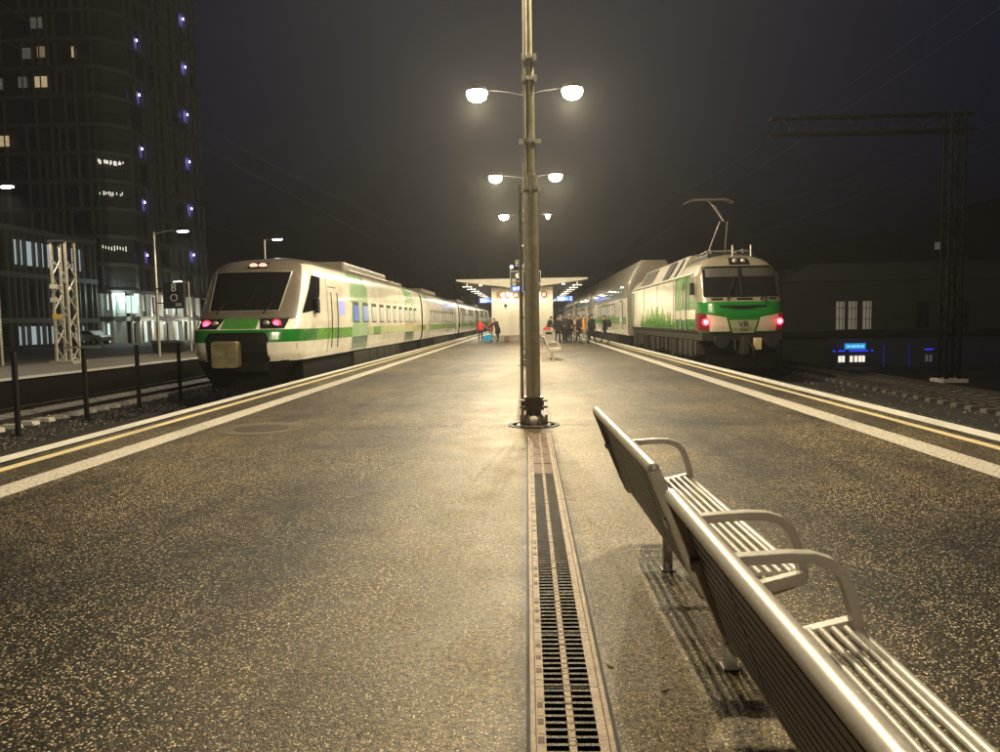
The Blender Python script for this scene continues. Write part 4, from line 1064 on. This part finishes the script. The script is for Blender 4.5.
crowd = [
 ('person in black bending over the red bag on the bin', (1.40, 50.5), R(-60), CB, JE, 1.78, dict(lean=.35, rh=(.15, .45, .95), lh=(-.15, .45, .98))),
 ('person in black coat and knitted hat standing behind the bin', (2.0, 48.5), R(150), CB, JE, 1.72, dict(long_coat=True, hat=CBL)),
 ('tall person in a charcoal jacket with both arms slightly raised', (2.50, 48.5), R(-165), CBL, JE, 1.82, dict(rh=(.25, .32, 1.08), lh=(-.25, .3, 1.05))),
 ('person in a tan coat in the middle of the waiting travellers', (3.35, 52), R(170), CT, CBR, 1.66, dict(long_coat=True, hair=1)),
 ('person in brown with fair hair among the waiting travellers', (3.05, 54), R(120), CBR, JE, 1.70, dict(hair=2)),
 ('person in a black coat right beside the orange jacket', (3.25, 48.0), R(100), CB, JE, 1.76, dict(rh=(.2, .3, 1.0))),
 ('person in an orange jacket and pale trousers carrying a backpack', (3.50, 46.6), R(-100), CO, KH, 1.76, dict(stride=.22, hair=1)),
 ('person in black walking between the orange jacket and the train door', (4.05, 47.5), R(-40), CB, JE, 1.80, dict(stride=.2)),
 ('person in black with a backpack striding past the open train door', (4.75, 46.0), R(70), CB, JE, 1.72, dict(stride=.28, lean=.12)),
 ('short person in a grey hooded coat behind the two in black', (2.35, 52.5), R(-20), CBL, JE, 1.60, dict(hair=2)),
 ('tall person in a black parka at the back of the waiting group', (2.75, 54.5), R(10), CB, JE, 1.88, dict(long_coat=True)),
 ('person in a brown coat with a hat close to the train side', (4.35, 53.0), R(80), CBR, JE, 1.70, dict(hat=CB)),
 ('person in black with a raised phone near the middle of the group', (2.85, 50.0), R(200), CB, JE, 1.72, dict(rh=(.16, .34, 1.28))),
]
for lb, (x, y), rz, c, l, h, kw in crowd: person(lb, (x, y, 0), rz, c, l, h, group='travellers waiting by the right hand train', **kw)

def backpack(label, loc, rz, m):
    t = thing('backpack', label, 'backpack', loc, rz, None)
    MB().prism(rounded(-.16, .16, 0, .46, .08), -.09, .09).build('bag', m, t, bevel=.03)
    MB().prism(rounded(-.12, .12, .04, .24, .04), -.14, -.09).build('front_pocket', m, t, bevel=.02)
    for s in (-1, 1): MB().tube([(s*.1, .09, .42), (s*.1, .20, .30), (s*.1, .09, .06)], 0, flat=(.04, .01)).build('strap', M_BLACK, t)
backpack('black backpack on the back of the person in orange', (3.31, 46.57, 1.0), R(-100), CB)
backpack('black backpack on the person striding past the train door', (4.96, 45.9, 1.0), R(70), CB)
backpack('dark brown rucksack standing behind the stooping person', (-1.45, 53.2, 0), R(20), CBR)
# suitcase (bright blue) standing left of the stooping person
su = thing('suitcase', 'bright blue wheeled suitcase beside the stooping person', 'suitcase', (-2.75, 53.0, 0.06), R(10))
sh = MB().prism(rounded(-.30, .30, 0, .48, .08), -.14, .14); so = sh.build('shell', mat('cyan_shell', (.02, .33, .62), .3), su, bevel=.04)
so.rotation_euler = (0, R(-14), 0)
MB().tube([(.06, 0, .46), (.20, 0, .84)], .012, 6).tube([(.22, 0, .42), (.36, 0, .80)], .012, 6).tube([(.20, 0, .84), (.36, 0, .80)], .016, 6).build('handle', M_GALV, su)
for x in (-.22, .22): MB().tube([(x, -.12, .0), (x, -.07, .0)], .055, 12).tube([(x, .07, .0), (x, .12, .0)], .055, 12).build('wheel', M_BLACK, su)
# litter bin
bn = thing('litter_bin', 'square grey metal litter bin in front of the waiting travellers', 'litter bin', (1.40, 49.2, 0))
MB().box(-.33, .33, -.3, .3, .06, .78).build('bin_body', mat('bin_beige', (.36, .33, .27), .5), bn, bevel=.02)
MB().box(-.36, .36, -.33, .33, .80, .84).build('lid', M_GALV, bn, bevel=.01)
MB().box(-.20, .20, -.306, -.30, .56, .70).build('opening', M_BLACK, bn)
MB().box(-.28, .28, -.26, .26, 0, .06).build('foot', M_DARKST, bn)
rb = thing('handbag', 'bright red bag lying on top of the litter bin', 'bag', (1.30, 49.2, .84))
MB().prism([(-.26, 0), (.26, 0), (.22, .17), (-.22, .17)], -.12, .12).build('bag', mat('red_bag', (.65, .03, .02), .5), rb, bevel=.04)
MB().tube([(-.12, 0, .16), (-.08, 0, .30), (.08, 0, .30), (.12, 0, .16)], .012, 6).build('handle', MATS['red_bag'], rb)

# ------------------------------------------------------------------ fence posts between the tracks
fp = thing('fence_post', 'black fence post with a wide cross cap, second from the left', 'fence post', (-11.3, 18.7, GZ), 0, 'black posts between the left tracks')
MB().box(-.045, .045, -.045, .045, 0, 1.85).build('post', M_DARKST, fp, bevel=.006)
MB().box(-.10, .10, -.10, .10, 0, .03).build('base_plate', M_DARKST, fp)
capo = MB().box(-.50, .42, -.03, .03, 1.85, 1.89).build('cross_cap', M_GALV, fp)
for y, lb in ((16.1, 'black fence post cut by the left side of the picture'), (21.3, 'black fence post, third from the left'), (23.9, 'black fence post, fourth from the left'), (26.5, 'black fence post nearest to the train nose')):
    c = bpy.data.objects.new('fence_post', None); link(c); c.location = (-11.3, y, GZ); tag(c, lb, 'fence post', 'black posts between the left tracks')
    for ch in list(fp.children):
        if ch is capo: continue
        d = ch.copy(); link(d, c)

# ------------------------------------------------------------------ lattice mast on the left
def lattice(name, label, loc, w, h, m, cat='mast', taper=1.0, step=1.0, pt=.11, bt=.055):
    t = thing(name, label, cat, loc)
    cs = [(-w/2, -w/2), (w/2, -w/2), (w/2, w/2), (-w/2, w/2)]
    lg = MB()
    for x, y in cs: lg.tube([(x, y, 0), (x*taper, y*taper, h)], 0, flat=(pt, pt))
    lg.build('corner_post', m, t)
    br = MB(); n = int(h/step)
    for i in range(n):
        z0, z1 = i*step, (i+1)*step
        for j in range(4):
            a, b = cs[j], cs[(j+1) % 4]
            if i % 2: a, b = b, a
            br.tube([(a[0], a[1], z0), (b[0], b[1], z1)], 0, flat=(bt, bt))
    br.build('bracing', m, t)
    MB().box(-w/2-.2, w/2+.2, -w/2-.2, w/2+.2, 0, .12).build('footing', M_CONC, t)
    return t
M_MAST = mat('mast_pale_steel', (.50, .47, .38), .5, .3, noise=(6, .3))
lm = lattice('lattice_mast', 'pale steel lattice mast on the far platform at the left', (-19.2, 30.7, 0), .60, 5.0, M_MAST, step=.72, pt=.085, bt=.04)
pl = MB()
for z in (3.1, 2.55): pl.box(-.38, -.08, -.39, -.365, z, z+.18)
pl.build('plate', M_CREAM, lm)
MB().box(-.33, .05, -.39, -.365, 1.85, 2.05).build('yellow_plate', mat('yellow_plate', (.7, .5, .12), .5), lm)
MB().box(-.38, .38, -.38, .38, 5.0, 5.08).build('top_frame', M_DARKST, lm)

# overhead line portal far right
po = lattice('portal_mast', 'dark lattice portal mast with a long beam at the right', (14.6, 26.5, GZ), .45, 9.2, mat('portal_steel', (.004, .004, .004), .9, spec=.05), step=.9, pt=.08, bt=.035)
MB().box(-6.2, .5, -.2, -.12, 8.5, 8.6).box(-6.2, .5, .12, .2, 8.5, 8.6).box(-6.2, .5, -.2, .2, 9.05, 9.12).build('beam', MATS['portal_steel'], po)
mb = MB()
for i in range(9): mb.tube([(-6.2+i*.72, -.16, 8.55), (-5.84+i*.72, -.16, 9.08), (-5.48+i*.72, -.16, 8.55)], 0, flat=(.04, .04))
mb.build('beam_lattice', MATS['portal_steel'], po)

# overhead wires
M_WIRE = mat('copper_wire', (.006, .0055, .005), .9, .0, spec=.1)
for (x, lb) in ((-7.75, 'overhead contact wire above the white and green train'), (7.68, 'overhead contact wire above the locomotive'), (-13.4, 'overhead contact wire above the empty left track'), (12.05, 'overhead contact wire above the empty right track')):
    mb = MB(); mb.tube([(x, -10, 5.75 if x != 7.68 else 6.35), (x, 250, 5.75 if x != 7.68 else 6.35)], .0035, 4)
    z0 = 5.75 if x != 7.68 else 6.35
    pts = []
    for i in range(6):
        for j in range(8):
            q = j/8; y = -10+50*(i+q); pts.append((x, y, z0+1.4-1.0*4*q*(1-q)*.9))
    mb.tube(pts, .003, 4)
    for i in range(1, 40): 
        y = -10+i*6.25; q = ((y+10) % 50)/50; mb.tube([(x, y, z0), (x, y, z0+1.4-3.6*q*(1-q))], .002, 3)
    tag(mb.build('overhead_wire', M_WIRE), lb, 'overhead wire', 'overhead contact wires')

# ------------------------------------------------------------------ far platform lamps and sign on the left
def small_lamp(label, loc, h, side, m=E_LAMPW, arm=.7, pw=0, lens=.16):
    t = thing('street_lamp', label, 'street lamp', loc)
    MB().tube([(0, 0, 0), (0, 0, h*.5), (0, 0, h)], [.07, .06, .04], 10).build('pole', M_GALV, t, smooth=True)
    MB().tube([(0, 0, h-.1), (side*arm*.6, 0, h+.05), (side*arm, 0, h+.06)], .03, 8).build('arm', M_GALV, t, smooth=True)
    ho = MB().box(side*(arm-.1), side*(arm+.55), -.14, .14, h+.02, h+.10).build('lamp_head', M_DARKST, t, bevel=.02)
    MB().ball((side*(arm+.25), 0, h), (.30, .12, .06), 12).build('lamp_lens', m, ho, smooth=True)
    if pw:
        ld = bpy.data.lights.new('street_lamp_light', 'SPOT'); ld.spot_size = R(135); ld.spot_blend = .6; ld.energy = pw; ld.color = (1, .9, .72); ld.shadow_soft_size = .15
        lo = bpy.data.objects.new('street_lamp_light', ld); link(lo, t); lo.location = (side*(arm+.25), 0, h-.2)
    return t
small_lamp('slim lamp post on the far platform in front of the tower, left of the train', (-18.2, 36.5, 0), 6.1, 1, arm=1.2, pw=900)
small_lamp('bright lamp peeping in at the far left side of the picture', (-21.2, 29.5, 0), 7.1, 1, m=E_LAMP, arm=.4, pw=1100)
small_lamp('thin lamp post beside the nose of the train, with a low lamp', (-20.0, 44, 0), 4.1, -1, arm=.4)
small_lamp('lamp just above the roof of the nose car, its post hidden behind the train', (-15.0, 43.0, 0), 6.35, 1, arm=.5, pw=0)
s8 = thing('track_sign', 'dark hanging sign with number 8 on the far platform lamp post', 'sign', (-17.75, 36.4, 0))
MB().box(-.10, .95, 0, .10, 2.35, 3.65).build('board', MATS['sign_board_dark'], s8, bevel=.01)
xf(text_mb('8', .55, .006), (.45, -.01, 3.35)).build('number', mat('sign_grey_letter', (.4, .4, .36), .5, emit=(.8, .8, .7), es=.06), s8)
cr_ = MB()
for i in range(20):
    a = i*math.pi/10; b = (i+1)*math.pi/10; cr_.tube([(.45+.16*math.cos(a), -.01, 2.88+.16*math.sin(a)), (.45+.16*math.cos(b), -.01, 2.88+.16*math.sin(b))], .02, 5)
cr_.box(.52, .80, -.012, -.002, 2.48, 2.52).box(.52, .80, -.012, -.002, 2.56, 2.60).build('clock_ring', MATS['sign_grey_letter'], s8)
MB().box(-.42, -.10, .03, .07, 3.3, 3.36).box(-.42, -.10, .03, .07, 2.6, 2.66).build('bracket', M_DARKST, s8)

# ------------------------------------------------------------------ tower and low office block on the left
M_TWALL = mat('tower_cladding', (.022, .024, .024), .6, noise=(.4, .25))
M_TFIN = mat('tower_fin', (.065, .07, .066), .55, noise=(.5, .2))
M_TGL = mat('tower_glass', (.012, .014, .018), .08, noise=(1, .1))
M_TPALE = mat('lobby_pale_wall', (.55, .58, .54), .5, noise=(1, .1))
TWX, TWF, TWB = -40.4, 75.0, 94.5
tw = thing('apartment_tower', 'dark high apartment tower with violet balcony lights and bright lobby', 'building', (-50, 84, 0))
Z0, FH, NF = 2.35, 2.78, 16
TOPZ = Z0+FH*NF
def P_(z0, z1, inset, mi=0, mb=None):
    poly = [(-74, TWF+inset), (-43.2, TWF+inset), (-42.2+inset*-.4, TWF+.25+inset), (TWX-inset, 77.2+inset*.4), (TWX-inset, TWB-inset), (-74, TWB-inset)]
    mb.prism(poly, z0, z1, mi, axis='z')
core = MB(); P_(5.1, TOPZ, .35, 0, core); core.build('wall', M_TWALL, tw, world=True)
bd = MB()
for k in range(1, NF+1):
    z = Z0+FH*k; P_(z-.17, z+.17, -.05, 0, bd)
P_(Z0-.2, Z0+.25, -.06, 0, bd)
bd.build('floor_band', M_TFIN, tw, world=True)
# fins: front face and side face, slightly irregular rhythm
rnd = random.Random(11)
fn_ = MB(); xs = []
x = -73.5
while x < -42.6: xs.append(x); x += rnd.choice((.75, 1.1, 1.5, 2.2))
ysd = []; y = 77.4
while y < TWB-.1: ysd.append(y); y += rnd.choice((.7, .95, 1.3, 1.6))
fins = []
for k in range(1, NF):
    z0, z1 = Z0+FH*k+.172, Z0+FH*(k+1)-.172
    for y in ysd:
        if rnd.random() < .9: fins.append((TWX-.33, TWX+.04, y-.06, y+.06, z0, z1))
    for x in reversed(xs):
        if rnd.random() < .86: fins.append((x-.07, x+.07, TWF-.03, TWF+.33, z0, z1))
for q in fins[:100]: MB().box(*q).build('facade_fin', M_TFIN, tw, world=True)
for q in fins[100:]: fn_.box(*q)
fn_.build('facade_fin', M_TFIN, tw, world=True)['kind'] = 'stuff'
for y in [77.3+2.4*i for i in range(8)]: MB().box(TWX-.5, TWX+.04, y-.17, y+.17, -.15, Z0-.2).box(TWX-.5, TWX+.04, y-.17, y+.17, Z0+.25, 4.96).build('lobby_pillar', M_TPALE, tw, world=True)
for x in (-47.5, -45.6, -43.4, -42.2): MB().box(x-.2, x+.2, TWF-.02, TWF+.5, -.15, Z0-.2).box(x-.2, x+.2, TWF-.02, TWF+.5, Z0+.25, 4.96).build('lobby_pillar', M_TPALE, tw, world=True)
# windows
lit = {(0, 9): E_WIND}
wins = []
for k in range(1, NF-2):
    z = Z0+FH*k+.75
    for i in range(7):
        wins.append(('f', -72.3+4.3*i+.6*(k % 2), z, k, i))
    for i in range(4): wins.append(('s', 79.0+4.1*i, z, k, i))
vis = [w for w in wins if not (w[0] == 'f' and w[1] < -66)]
LIT = {('f', 10, 4), ('f', 9, 3), ('f', 9, 4), ('f', 8, 2), ('f', 8, 3), ('f', 8, 4), ('f', 5, 3), ('f', 6, 1)}
rest = MB(); cnt = 0
for w in wins:
    kind, p, z, k, i = w
    m = M_TGL
    if (kind, k, i) in LIT: m = E_WINW
    mb = MB()
    if kind == 'f': mb.box(p, p+1.7, TWF+.30, TWF+.36, z, z+1.35)
    else: mb.box(TWX-.38, TWX-.30, p, p+1.7, z, z+1.35)
    if cnt < 96 and w in vis: mb.build('window', m, tw, world=True); cnt += 1
    else: rest.add(mb.v, mb.f)
ro = rest.build('window', M_TGL, tw, world=True); ro['kind'] = 'stuff'
for x, z, w_, m in ((-48.3, 28.4, .8, E_WINW), (-49.8, 28.3, 1.0, E_WIND), (-48.7, 25.5, 1.4, emat('warm_window_bright', (1, .75, .42), .42)), (-50.4, 25.5, .9, E_WIND),
                   (-44.8, 28.3, .22, emat('warm_window_bright', (1, .75, .42), .42)), (-52.7, 19.8, 1.0, emat('warm_window_bright', (1, .75, .42), .42)), (-52.9, 25.4, .9, E_WIND), (-48.9, 31.2, 1.3, E_WIND)):
    MB().box(x, x+w_, TWF-.01, TWF+.02, z, z+1.05).build('lit_window', m, tw, world=True)
# corner balconies: recessed dark bays with railings
for k in range(1, NF): 
    bl = MB(); z = Z0+FH*k+.17
    n = 14
    pts = [(-43.0, TWF-.02), (-42.2, TWF+.2), (-41.3, 76.0), (TWX+.02, 77.0)]
    for (a, b), (c, d) in zip(pts, pts[1:]):
        bl.tube([(a, b, z+1.0), (c, d, z+1.0)], .03, 5)
        for j in range(5): q = j/5; bl.box(a+(c-a)*q-.015, a+(c-a)*q+.015, b+(d-b)*q-.015, b+(d-b)*q+.015, z, z+1.0)
    bl.build('balcony_railing', M_DARKST, tw, world=True)
# violet leds on alternate floors of the side face
vl = []
for k in range(2, NF, 2):
    for yy in (79.3, 90.6):
        z = Z0+FH*k+(1.2 if yy < 80 else 2.2)
        vl.append((yy, z))
for yy, z in vl:
    o = MB().box(TWX+.0, TWX+.10, yy-.07, yy+.07, z-.10, z+.12).build('balcony_light', E_VIOC, tw, world=True)
    MB().box(TWX-.29, TWX-.22, yy-.5, yy+.5, z-.9, z+.4).build('led_wash_patch', mat('violet_wash_glow', (.2, .2, .25), .6, emit=(.20, .16, 1.0), es=.10), tw, world=True)  # wall patch glows violet to paint in the wash of the leds
    ld = bpy.data.lights.new('violet_light', 'POINT'); ld.energy = 14; ld.color = (.25, .2, 1.0); ld.shadow_soft_size = .05
    lo = bpy.data.objects.new('violet_light', ld); link(lo, tw); lo.location = Vector((TWX+.35, yy, z))-Vector(tw.location)
# string lights on three corner balconies
for z, n in ((18.2, 22), (15.1, 14), (9.6, 9)):
    sg_ = MB()
    for i in range(n):
        if rnd.random() < .25: continue
        q = i/n; x = -42.6+1.9*q; y = 75.0+1.4*q-.15; h = .12*rnd.random()
        sg_.box(x-.025, x+.025, y-.03, y, z-h-.26*rnd.random()-.1, z-h+.2*rnd.random())
    sg_.build('string_light', emat('string_glow', (1, .95, .8), 1.5), tw, world=True)
# lobby: bright glazed ground floors
lb_ = MB().box(-73, -41.2, TWF+.9, TWF+1.1, -.15, 2.1).box(TWX-1.2, TWX-1.0, 77.5, 93.9, -.15, 2.1)
lb_.box(-73, -41.2, TWF+.9, TWF+1.1, 2.62, 5.0).box(TWX-1.2, TWX-1.0, 77.5, 93.9, 2.62, 5.0)
lb_.box(-73, TWX-.4, TWF+1.1, TWB-.5, 2.12, 2.58)
lb_.build('lobby_wall', M_TPALE, tw, world=True)
for (x0, x1, z0, z1, m) in ((-46.2, -44.2, 2.9, 4.8, E_WINC), (-43.0, -42.4, 3.3, 4.8, E_WINC), (-46.8, -43.8, 0, 2.0, M_TGL), (-43.1, -42.5, 0, 1.9, E_WINC)):
    MB().box(x0, x1, TWF+.80, TWF+.88, z0, z1).build('lobby_window', m, tw, world=True)
for i, yy in enumerate((77.8, 80.2, 82.6, 85.0, 87.4, 89.8)):
    MB().box(TWX-.98, TWX-.9, yy, yy+(1.9 if i % 2 else 1.2), 2.9, 4.8).build('lobby_window', (E_WINC, M_TGL, E_WIND)[i % 3], tw, world=True)
    MB().box(TWX-.98, TWX-.9, yy, yy+(1.0 if i % 2 else 1.7), -.1, 1.95).build('lobby_window', (M_TGL, E_WINC, M_TGL)[i % 3], tw, world=True)
# chamfer glazing with three panes
for i in range(3):
    a = -42.0+i*.52; b = 75.75+i*.5
    MB().prism([(a, b), (a+.45, b+.44), (a+.41, b+.48), (a-.04, b+.04)], 2.95, 4.75, axis='z').build('lobby_window', (emat('teal_window_glow', (.45, .85, .72), .7), E_WINC, E_WINC)[i], tw, world=True)
for (x, y, z, e) in ((-44.5, 74.0, 1.9, 110), (-41.2, 75.2, 4.6, 110), (-39.3, 80, 2.0, 110), (-39.3, 84, 4.4, 70), (-39.3, 88.5, 2.0, 110), (-46, 74.4, 4.7, 60)):
    ld = bpy.data.lights.new('lobby_light', 'POINT'); ld.energy = e*2.6; ld.color = (.82, 1.0, .92) if x < -40 else (1, .92, .72); ld.shadow_soft_size = .1
    lo = bpy.data.objects.new('lobby_light', ld); link(lo, tw); lo.location = Vector((x, y, z))-Vector(tw.location)

ob = thing('office_building', 'low dark office block with closely spaced fins and some lit windows at the left', 'building', (-50, 60, 0))
OX, OY0, OY1, OH = -43.2, 38.0, 74.6, 10.3
MB().box(-62, OX-.3, OY0, OY1, -.2, OH-.3).build('wall', M_TWALL, ob, world=True)
b_ = MB()
for z in (2.2, 6.1, 10.0): b_.box(-62, OX+.05, OY0-.1, OY1+.05, z-.22, z+.22)
b_.build('floor_band', M_TFIN, ob, world=True)
y = OY0+14.3
while y < OY1:
    for z0, z1 in ((-.1, 1.97), (2.43, 5.87), (6.33, 9.77)): MB().box(OX-.28, OX+.03, y-.08, y+.08, z0, z1).build('facade_fin', M_TFIN, ob, world=True)
    y += rnd.choice((.8, .8, .8, 1.2))
i = 0; y = OY0+.6
while y < OY1-2:
    for z0, z1, r in ((7.0, 9.1, 2), (3.2, 5.3, 1), (.1, 1.7, 0)):
        lit_ = (r == 2 and (y > 70 or 61.5 < y < 67.6)) or (r == 0 and y > 60.5 and rnd.random() < .75)
        fo = MB().box(OX-.29, OX-.24, y, y+1.5, z0, z1).build('window', emat('office_window_glow', (.78, .92, .95), .42) if lit_ else M_TGL, ob, world=True)
    y += 2.15

# parked cars in front of the lobby
def car(label, loc, rz, m, lights=False):
    t = thing('parked_car', label, 'car', loc, rz, None)
    prof = [(-2.1, .35), (-2.15, .7), (-1.9, .88), (-1.35, .95), (-.75, 1.38), (.6, 1.42), (1.35, 1.05), (2.0, .92), (2.15, .6), (2.1, .32)]
    MB().prism([(a, b) for a, b in prof], -.82, .82, axis='x').build('body', m, t, bevel=.08)
    for s in (-1, 1):
        MB().prism([(-1.15, .97), (-.70, 1.33), (.52, 1.36), (1.1, 1.05)], s*.825, s*.835, axis='x').build('side_window', M_TGL, t)
        MB().box(s*.5-.18, s*.5+.18, 2.10, 2.17, .62, .76).build('headlight', M_GALV, t)
        for y in (-1.3, 1.35):
            w = MB().tube([(s*.70, y, .31), (s*.86, y, .31)], .31, 20).build('wheel', M_BLACK, t, smooth=True)
            MB().tube([(s*.86, y, .31), (s*.875, y, .31)], .19, 14).build('rim', M_GALV, w)
    return t
car('white car parked in front of the bright lobby pillars', (-42.9, 72.0, -.15), R(80), mat('car_white', (.2, .2, .19), .4))
sb_ = thing('grit_box', 'low dark grit box with sloping lid on the far platform beside the train nose', 'grit box', (-20.2, 41.5, 0))
MB().prism([(-.7, .05), (.7, .05), (.74, .55), (-.74, .55)], -.35, .35).build('box', M_DARKST, sb_, bevel=.02)
MB().prism([(-.40, .555), (.40, .555), (.40, .60), (-.40, .72)], -.78, .78, axis='x').build('lid', mat('box_lid', (.05, .05, .05), .5), sb_, bevel=.01)
MB().box(-.6, -.5, -.3, .3, 0, .05).box(.5, .6, -.3, .3, 0, .05).build('foot', M_DARKST, sb_)

# ------------------------------------------------------------------ right hand side: station house, shop, hill
M_RWALL = mat('right_wall_render', (.028, .026, .024), .8, noise=(.8, .2))
rb_ = thing('station_house', 'dim long building with three tall lit windows behind the right track', 'building', (40, 72, -3.1))
MB().box(23.5, 62, 70, 82, -3.1, 4.6).build('wall', M_RWALL, rb_, world=True)
MB().prism([(23.0, 4.6), (62.5, 4.6), (60, 6.2), (26, 6.2)], 69.6, 82.4).build('roof', mat('right_roof', (.03, .03, .03), .7), rb_, world=True)
MB().box(23.2, 62.2, 69.3, 70.0, -.5, .05).build('awning', M_DARKST, rb_, world=True)
for x in (28.3, 29.4, 30.7):
    w = MB().box(x, x+.75, 69.94, 69.99, .2, 2.75).build('window', mat('tall_window_glow', (.1, .1, .1), .3, emit=(1, .85, .6), es=.13), rb_, world=True)
    mb = MB()
    for q in (.25, .55): mb.box(x+q, x+q+.05, 69.90, 69.935, .2, 2.75)
    mb.box(x, x+.75, 69.905, 69.93, 1.1, 1.15).box(x, x+.75, 69.905, 69.93, 2.1, 2.15); mb.build('glazing_bar', M_BLACK, w, world=False).location = tuple(-Vector(rb_.location))
for x in (43.1, 43.7): MB().box(x, x+.38, 69.94, 69.99, 1.5, 3.1).build('window', MATS['tall_window_glow'], rb_, world=True)
for x in (35.5, 39.0): MB().box(x, x+1.1, 69.94, 69.99, .3, 2.6).build('window', M_TGL, rb_, world=True)
sp_ = thing('shop_front', 'shop with cyan lit sign and blue neon strip below the dim building', 'shop', (32, 68, -3.1))
MB().box(27.2, 41.5, 67.4, 69.2, -3.1, -.6).build('wall', mat('shop_wall', (.03, .03, .06), .6), sp_, world=True)
so = MB().box(28.0, 29.75, 67.15, 67.3, -1.50, -1.0).build('sign', E_CYAN, sp_, world=True)
mb = MB()
for i, w in enumerate((.16, .10, .18, .12, .16, .10, .2)): mb.box(28.15+i*.21, 28.15+i*.21+w*.8, 67.11, 67.145, -1.33, -1.17)
mb.build('sign_lettering', emat('sign_letter_glow', (.5, .85, 1), 1.1), so).location = tuple(-Vector(sp_.location))
mb = MB()
for a, b in ((26.95, 27.15), (27.45, 28.0), (28.4, 30.0), (30.3, 30.45)): mb.box(a, b, 67.2, 67.28, -1.70, -1.60)
mb.build('neon_strip', E_NEON, sp_, world=True)
for x in (27.5, 27.8, 28.5, 28.9, 29.25, 29.55): MB().box(x, x+.24, 67.33, 67.38, -2.65, -2.1).build('window', emat('shop_window_glow', (1, .9, .75), 1.1), sp_, world=True)
for x, m in ((31.4, E_NEON), (33.6, E_NEON)): MB().box(x, x+.07, 67.28, 67.36, -3.1, -1.2).build('neon_tube', mat('neon_dim', (0, 0, 0), .5, emit=(.05, .09, .8), es=.14), sp_, world=True)
MB().box(35.0, 35.7, 67.3, 67.38, -1.65, -1.58).build('neon_strip', E_NEON, sp_, world=True)
for x in (35.05, 35.4): MB().box(x, x+.2, 67.3, 67.36, -2.7, -2.1).build('window', E_WIND, sp_, world=True)
bh = thing('large_building', 'big black building rising behind the station house at the far right', 'building', (75, 110, -3.1))
MB().prism([(40, -3.1), (110, -3.1), (110, 19.5), (66, 17.5), (55, 13.0), (40, 11.0)], 105, 125).build('wall', mat('black_facade', (.006, .006, .006), .9), bh, world=True)
MB().box(55.5, 56.2, 104.9, 104.98, 10.2, 11.2).build('window', E_WIND, bh, world=True)
# wires anchors: low distant hills with woods
def hills():
    mb = MB(); rnd = random.Random(5); n = 90
    vs = []; 
    for i in range(n+1):
        x = -420+840*i/n; h = 17+9*math.sin(x*.011+1.0)+4*math.sin(x*.031)+2*math.sin(x*.09)
        if x > 60: h += (x-60)*.03
        vs += [(x, 330, -4), (x, 365, h*.75), (x, 430, h), (x, 520, -4)]
    fs = []
    for i in range(n):
        for j in range(3): fs.append((i*4+j, i*4+j+1, (i+1)*4+j+1, (i+1)*4+j))
    mb.add(vs, fs); tag(mb.build('hills', mat('dark_hill', (.02, .025, .015), .9)), kind='structure')
hills()
def forest():
    """spruces on the far ridge: one dark mass"""
    mb = MB(); rnd = random.Random(9)
    for i in range(420):
        x = rnd.uniform(-170, 170); y = rnd.uniform(210, 325); b = -3; h = rnd.uniform(12, 20)*(1.25 if rnd.random() < .2 else 1)
        if -35 < x < 35 : h *= .95
        mb.tube([(x, y, b), (x, y, b+h*.9)], [.3, .08], 4)
        for k in range(7):
            z = b+h*(.12+.8*k/7); r = h*.20*(1-k/7.6)*rnd.uniform(.8, 1.15); n = 7; vs = []; a0 = rnd.random()*6
            for j in range(n):
                a = a0+j*6.283/n; rr = r*rnd.uniform(.55, 1.25); vs.append((x+rr*math.cos(a), y+rr*math.sin(a), z-rnd.random()*.8))
            vs.append((x, y, z+h*.17)); mb.add(vs, [(j, (j+1) % n, n) for j in range(n)])
    tag(mb.build('forest', mat('spruce', (.02, .028, .014), .9)), 'dark spruce wood on the skyline behind the station', 'forest', kind='stuff')
forest()

# ------------------------------------------------------------------ night haze
if HAZE:
    hz = MB().box(-480, 480, -40, 560, -8, 62)
    m = bpy.data.materials.new('night_haze'); m.use_nodes = True; N = m.node_tree.nodes; L = m.node_tree.links
    for n in list(N):
        if n.type != 'OUTPUT_MATERIAL': N.remove(n)
    pv = N.new('ShaderNodeVolumePrincipled'); pv.inputs['Density'].default_value = HAZE; pv.inputs['Color'].default_value = (.9, .9, .88, 1); pv.inputs['Anisotropy'].default_value = .6
    L.new(pv.outputs[0], [n for n in N if n.type == 'OUTPUT_MATERIAL'][0].inputs['Volume'])
    tag(hz.build('haze', m), kind='stuff')
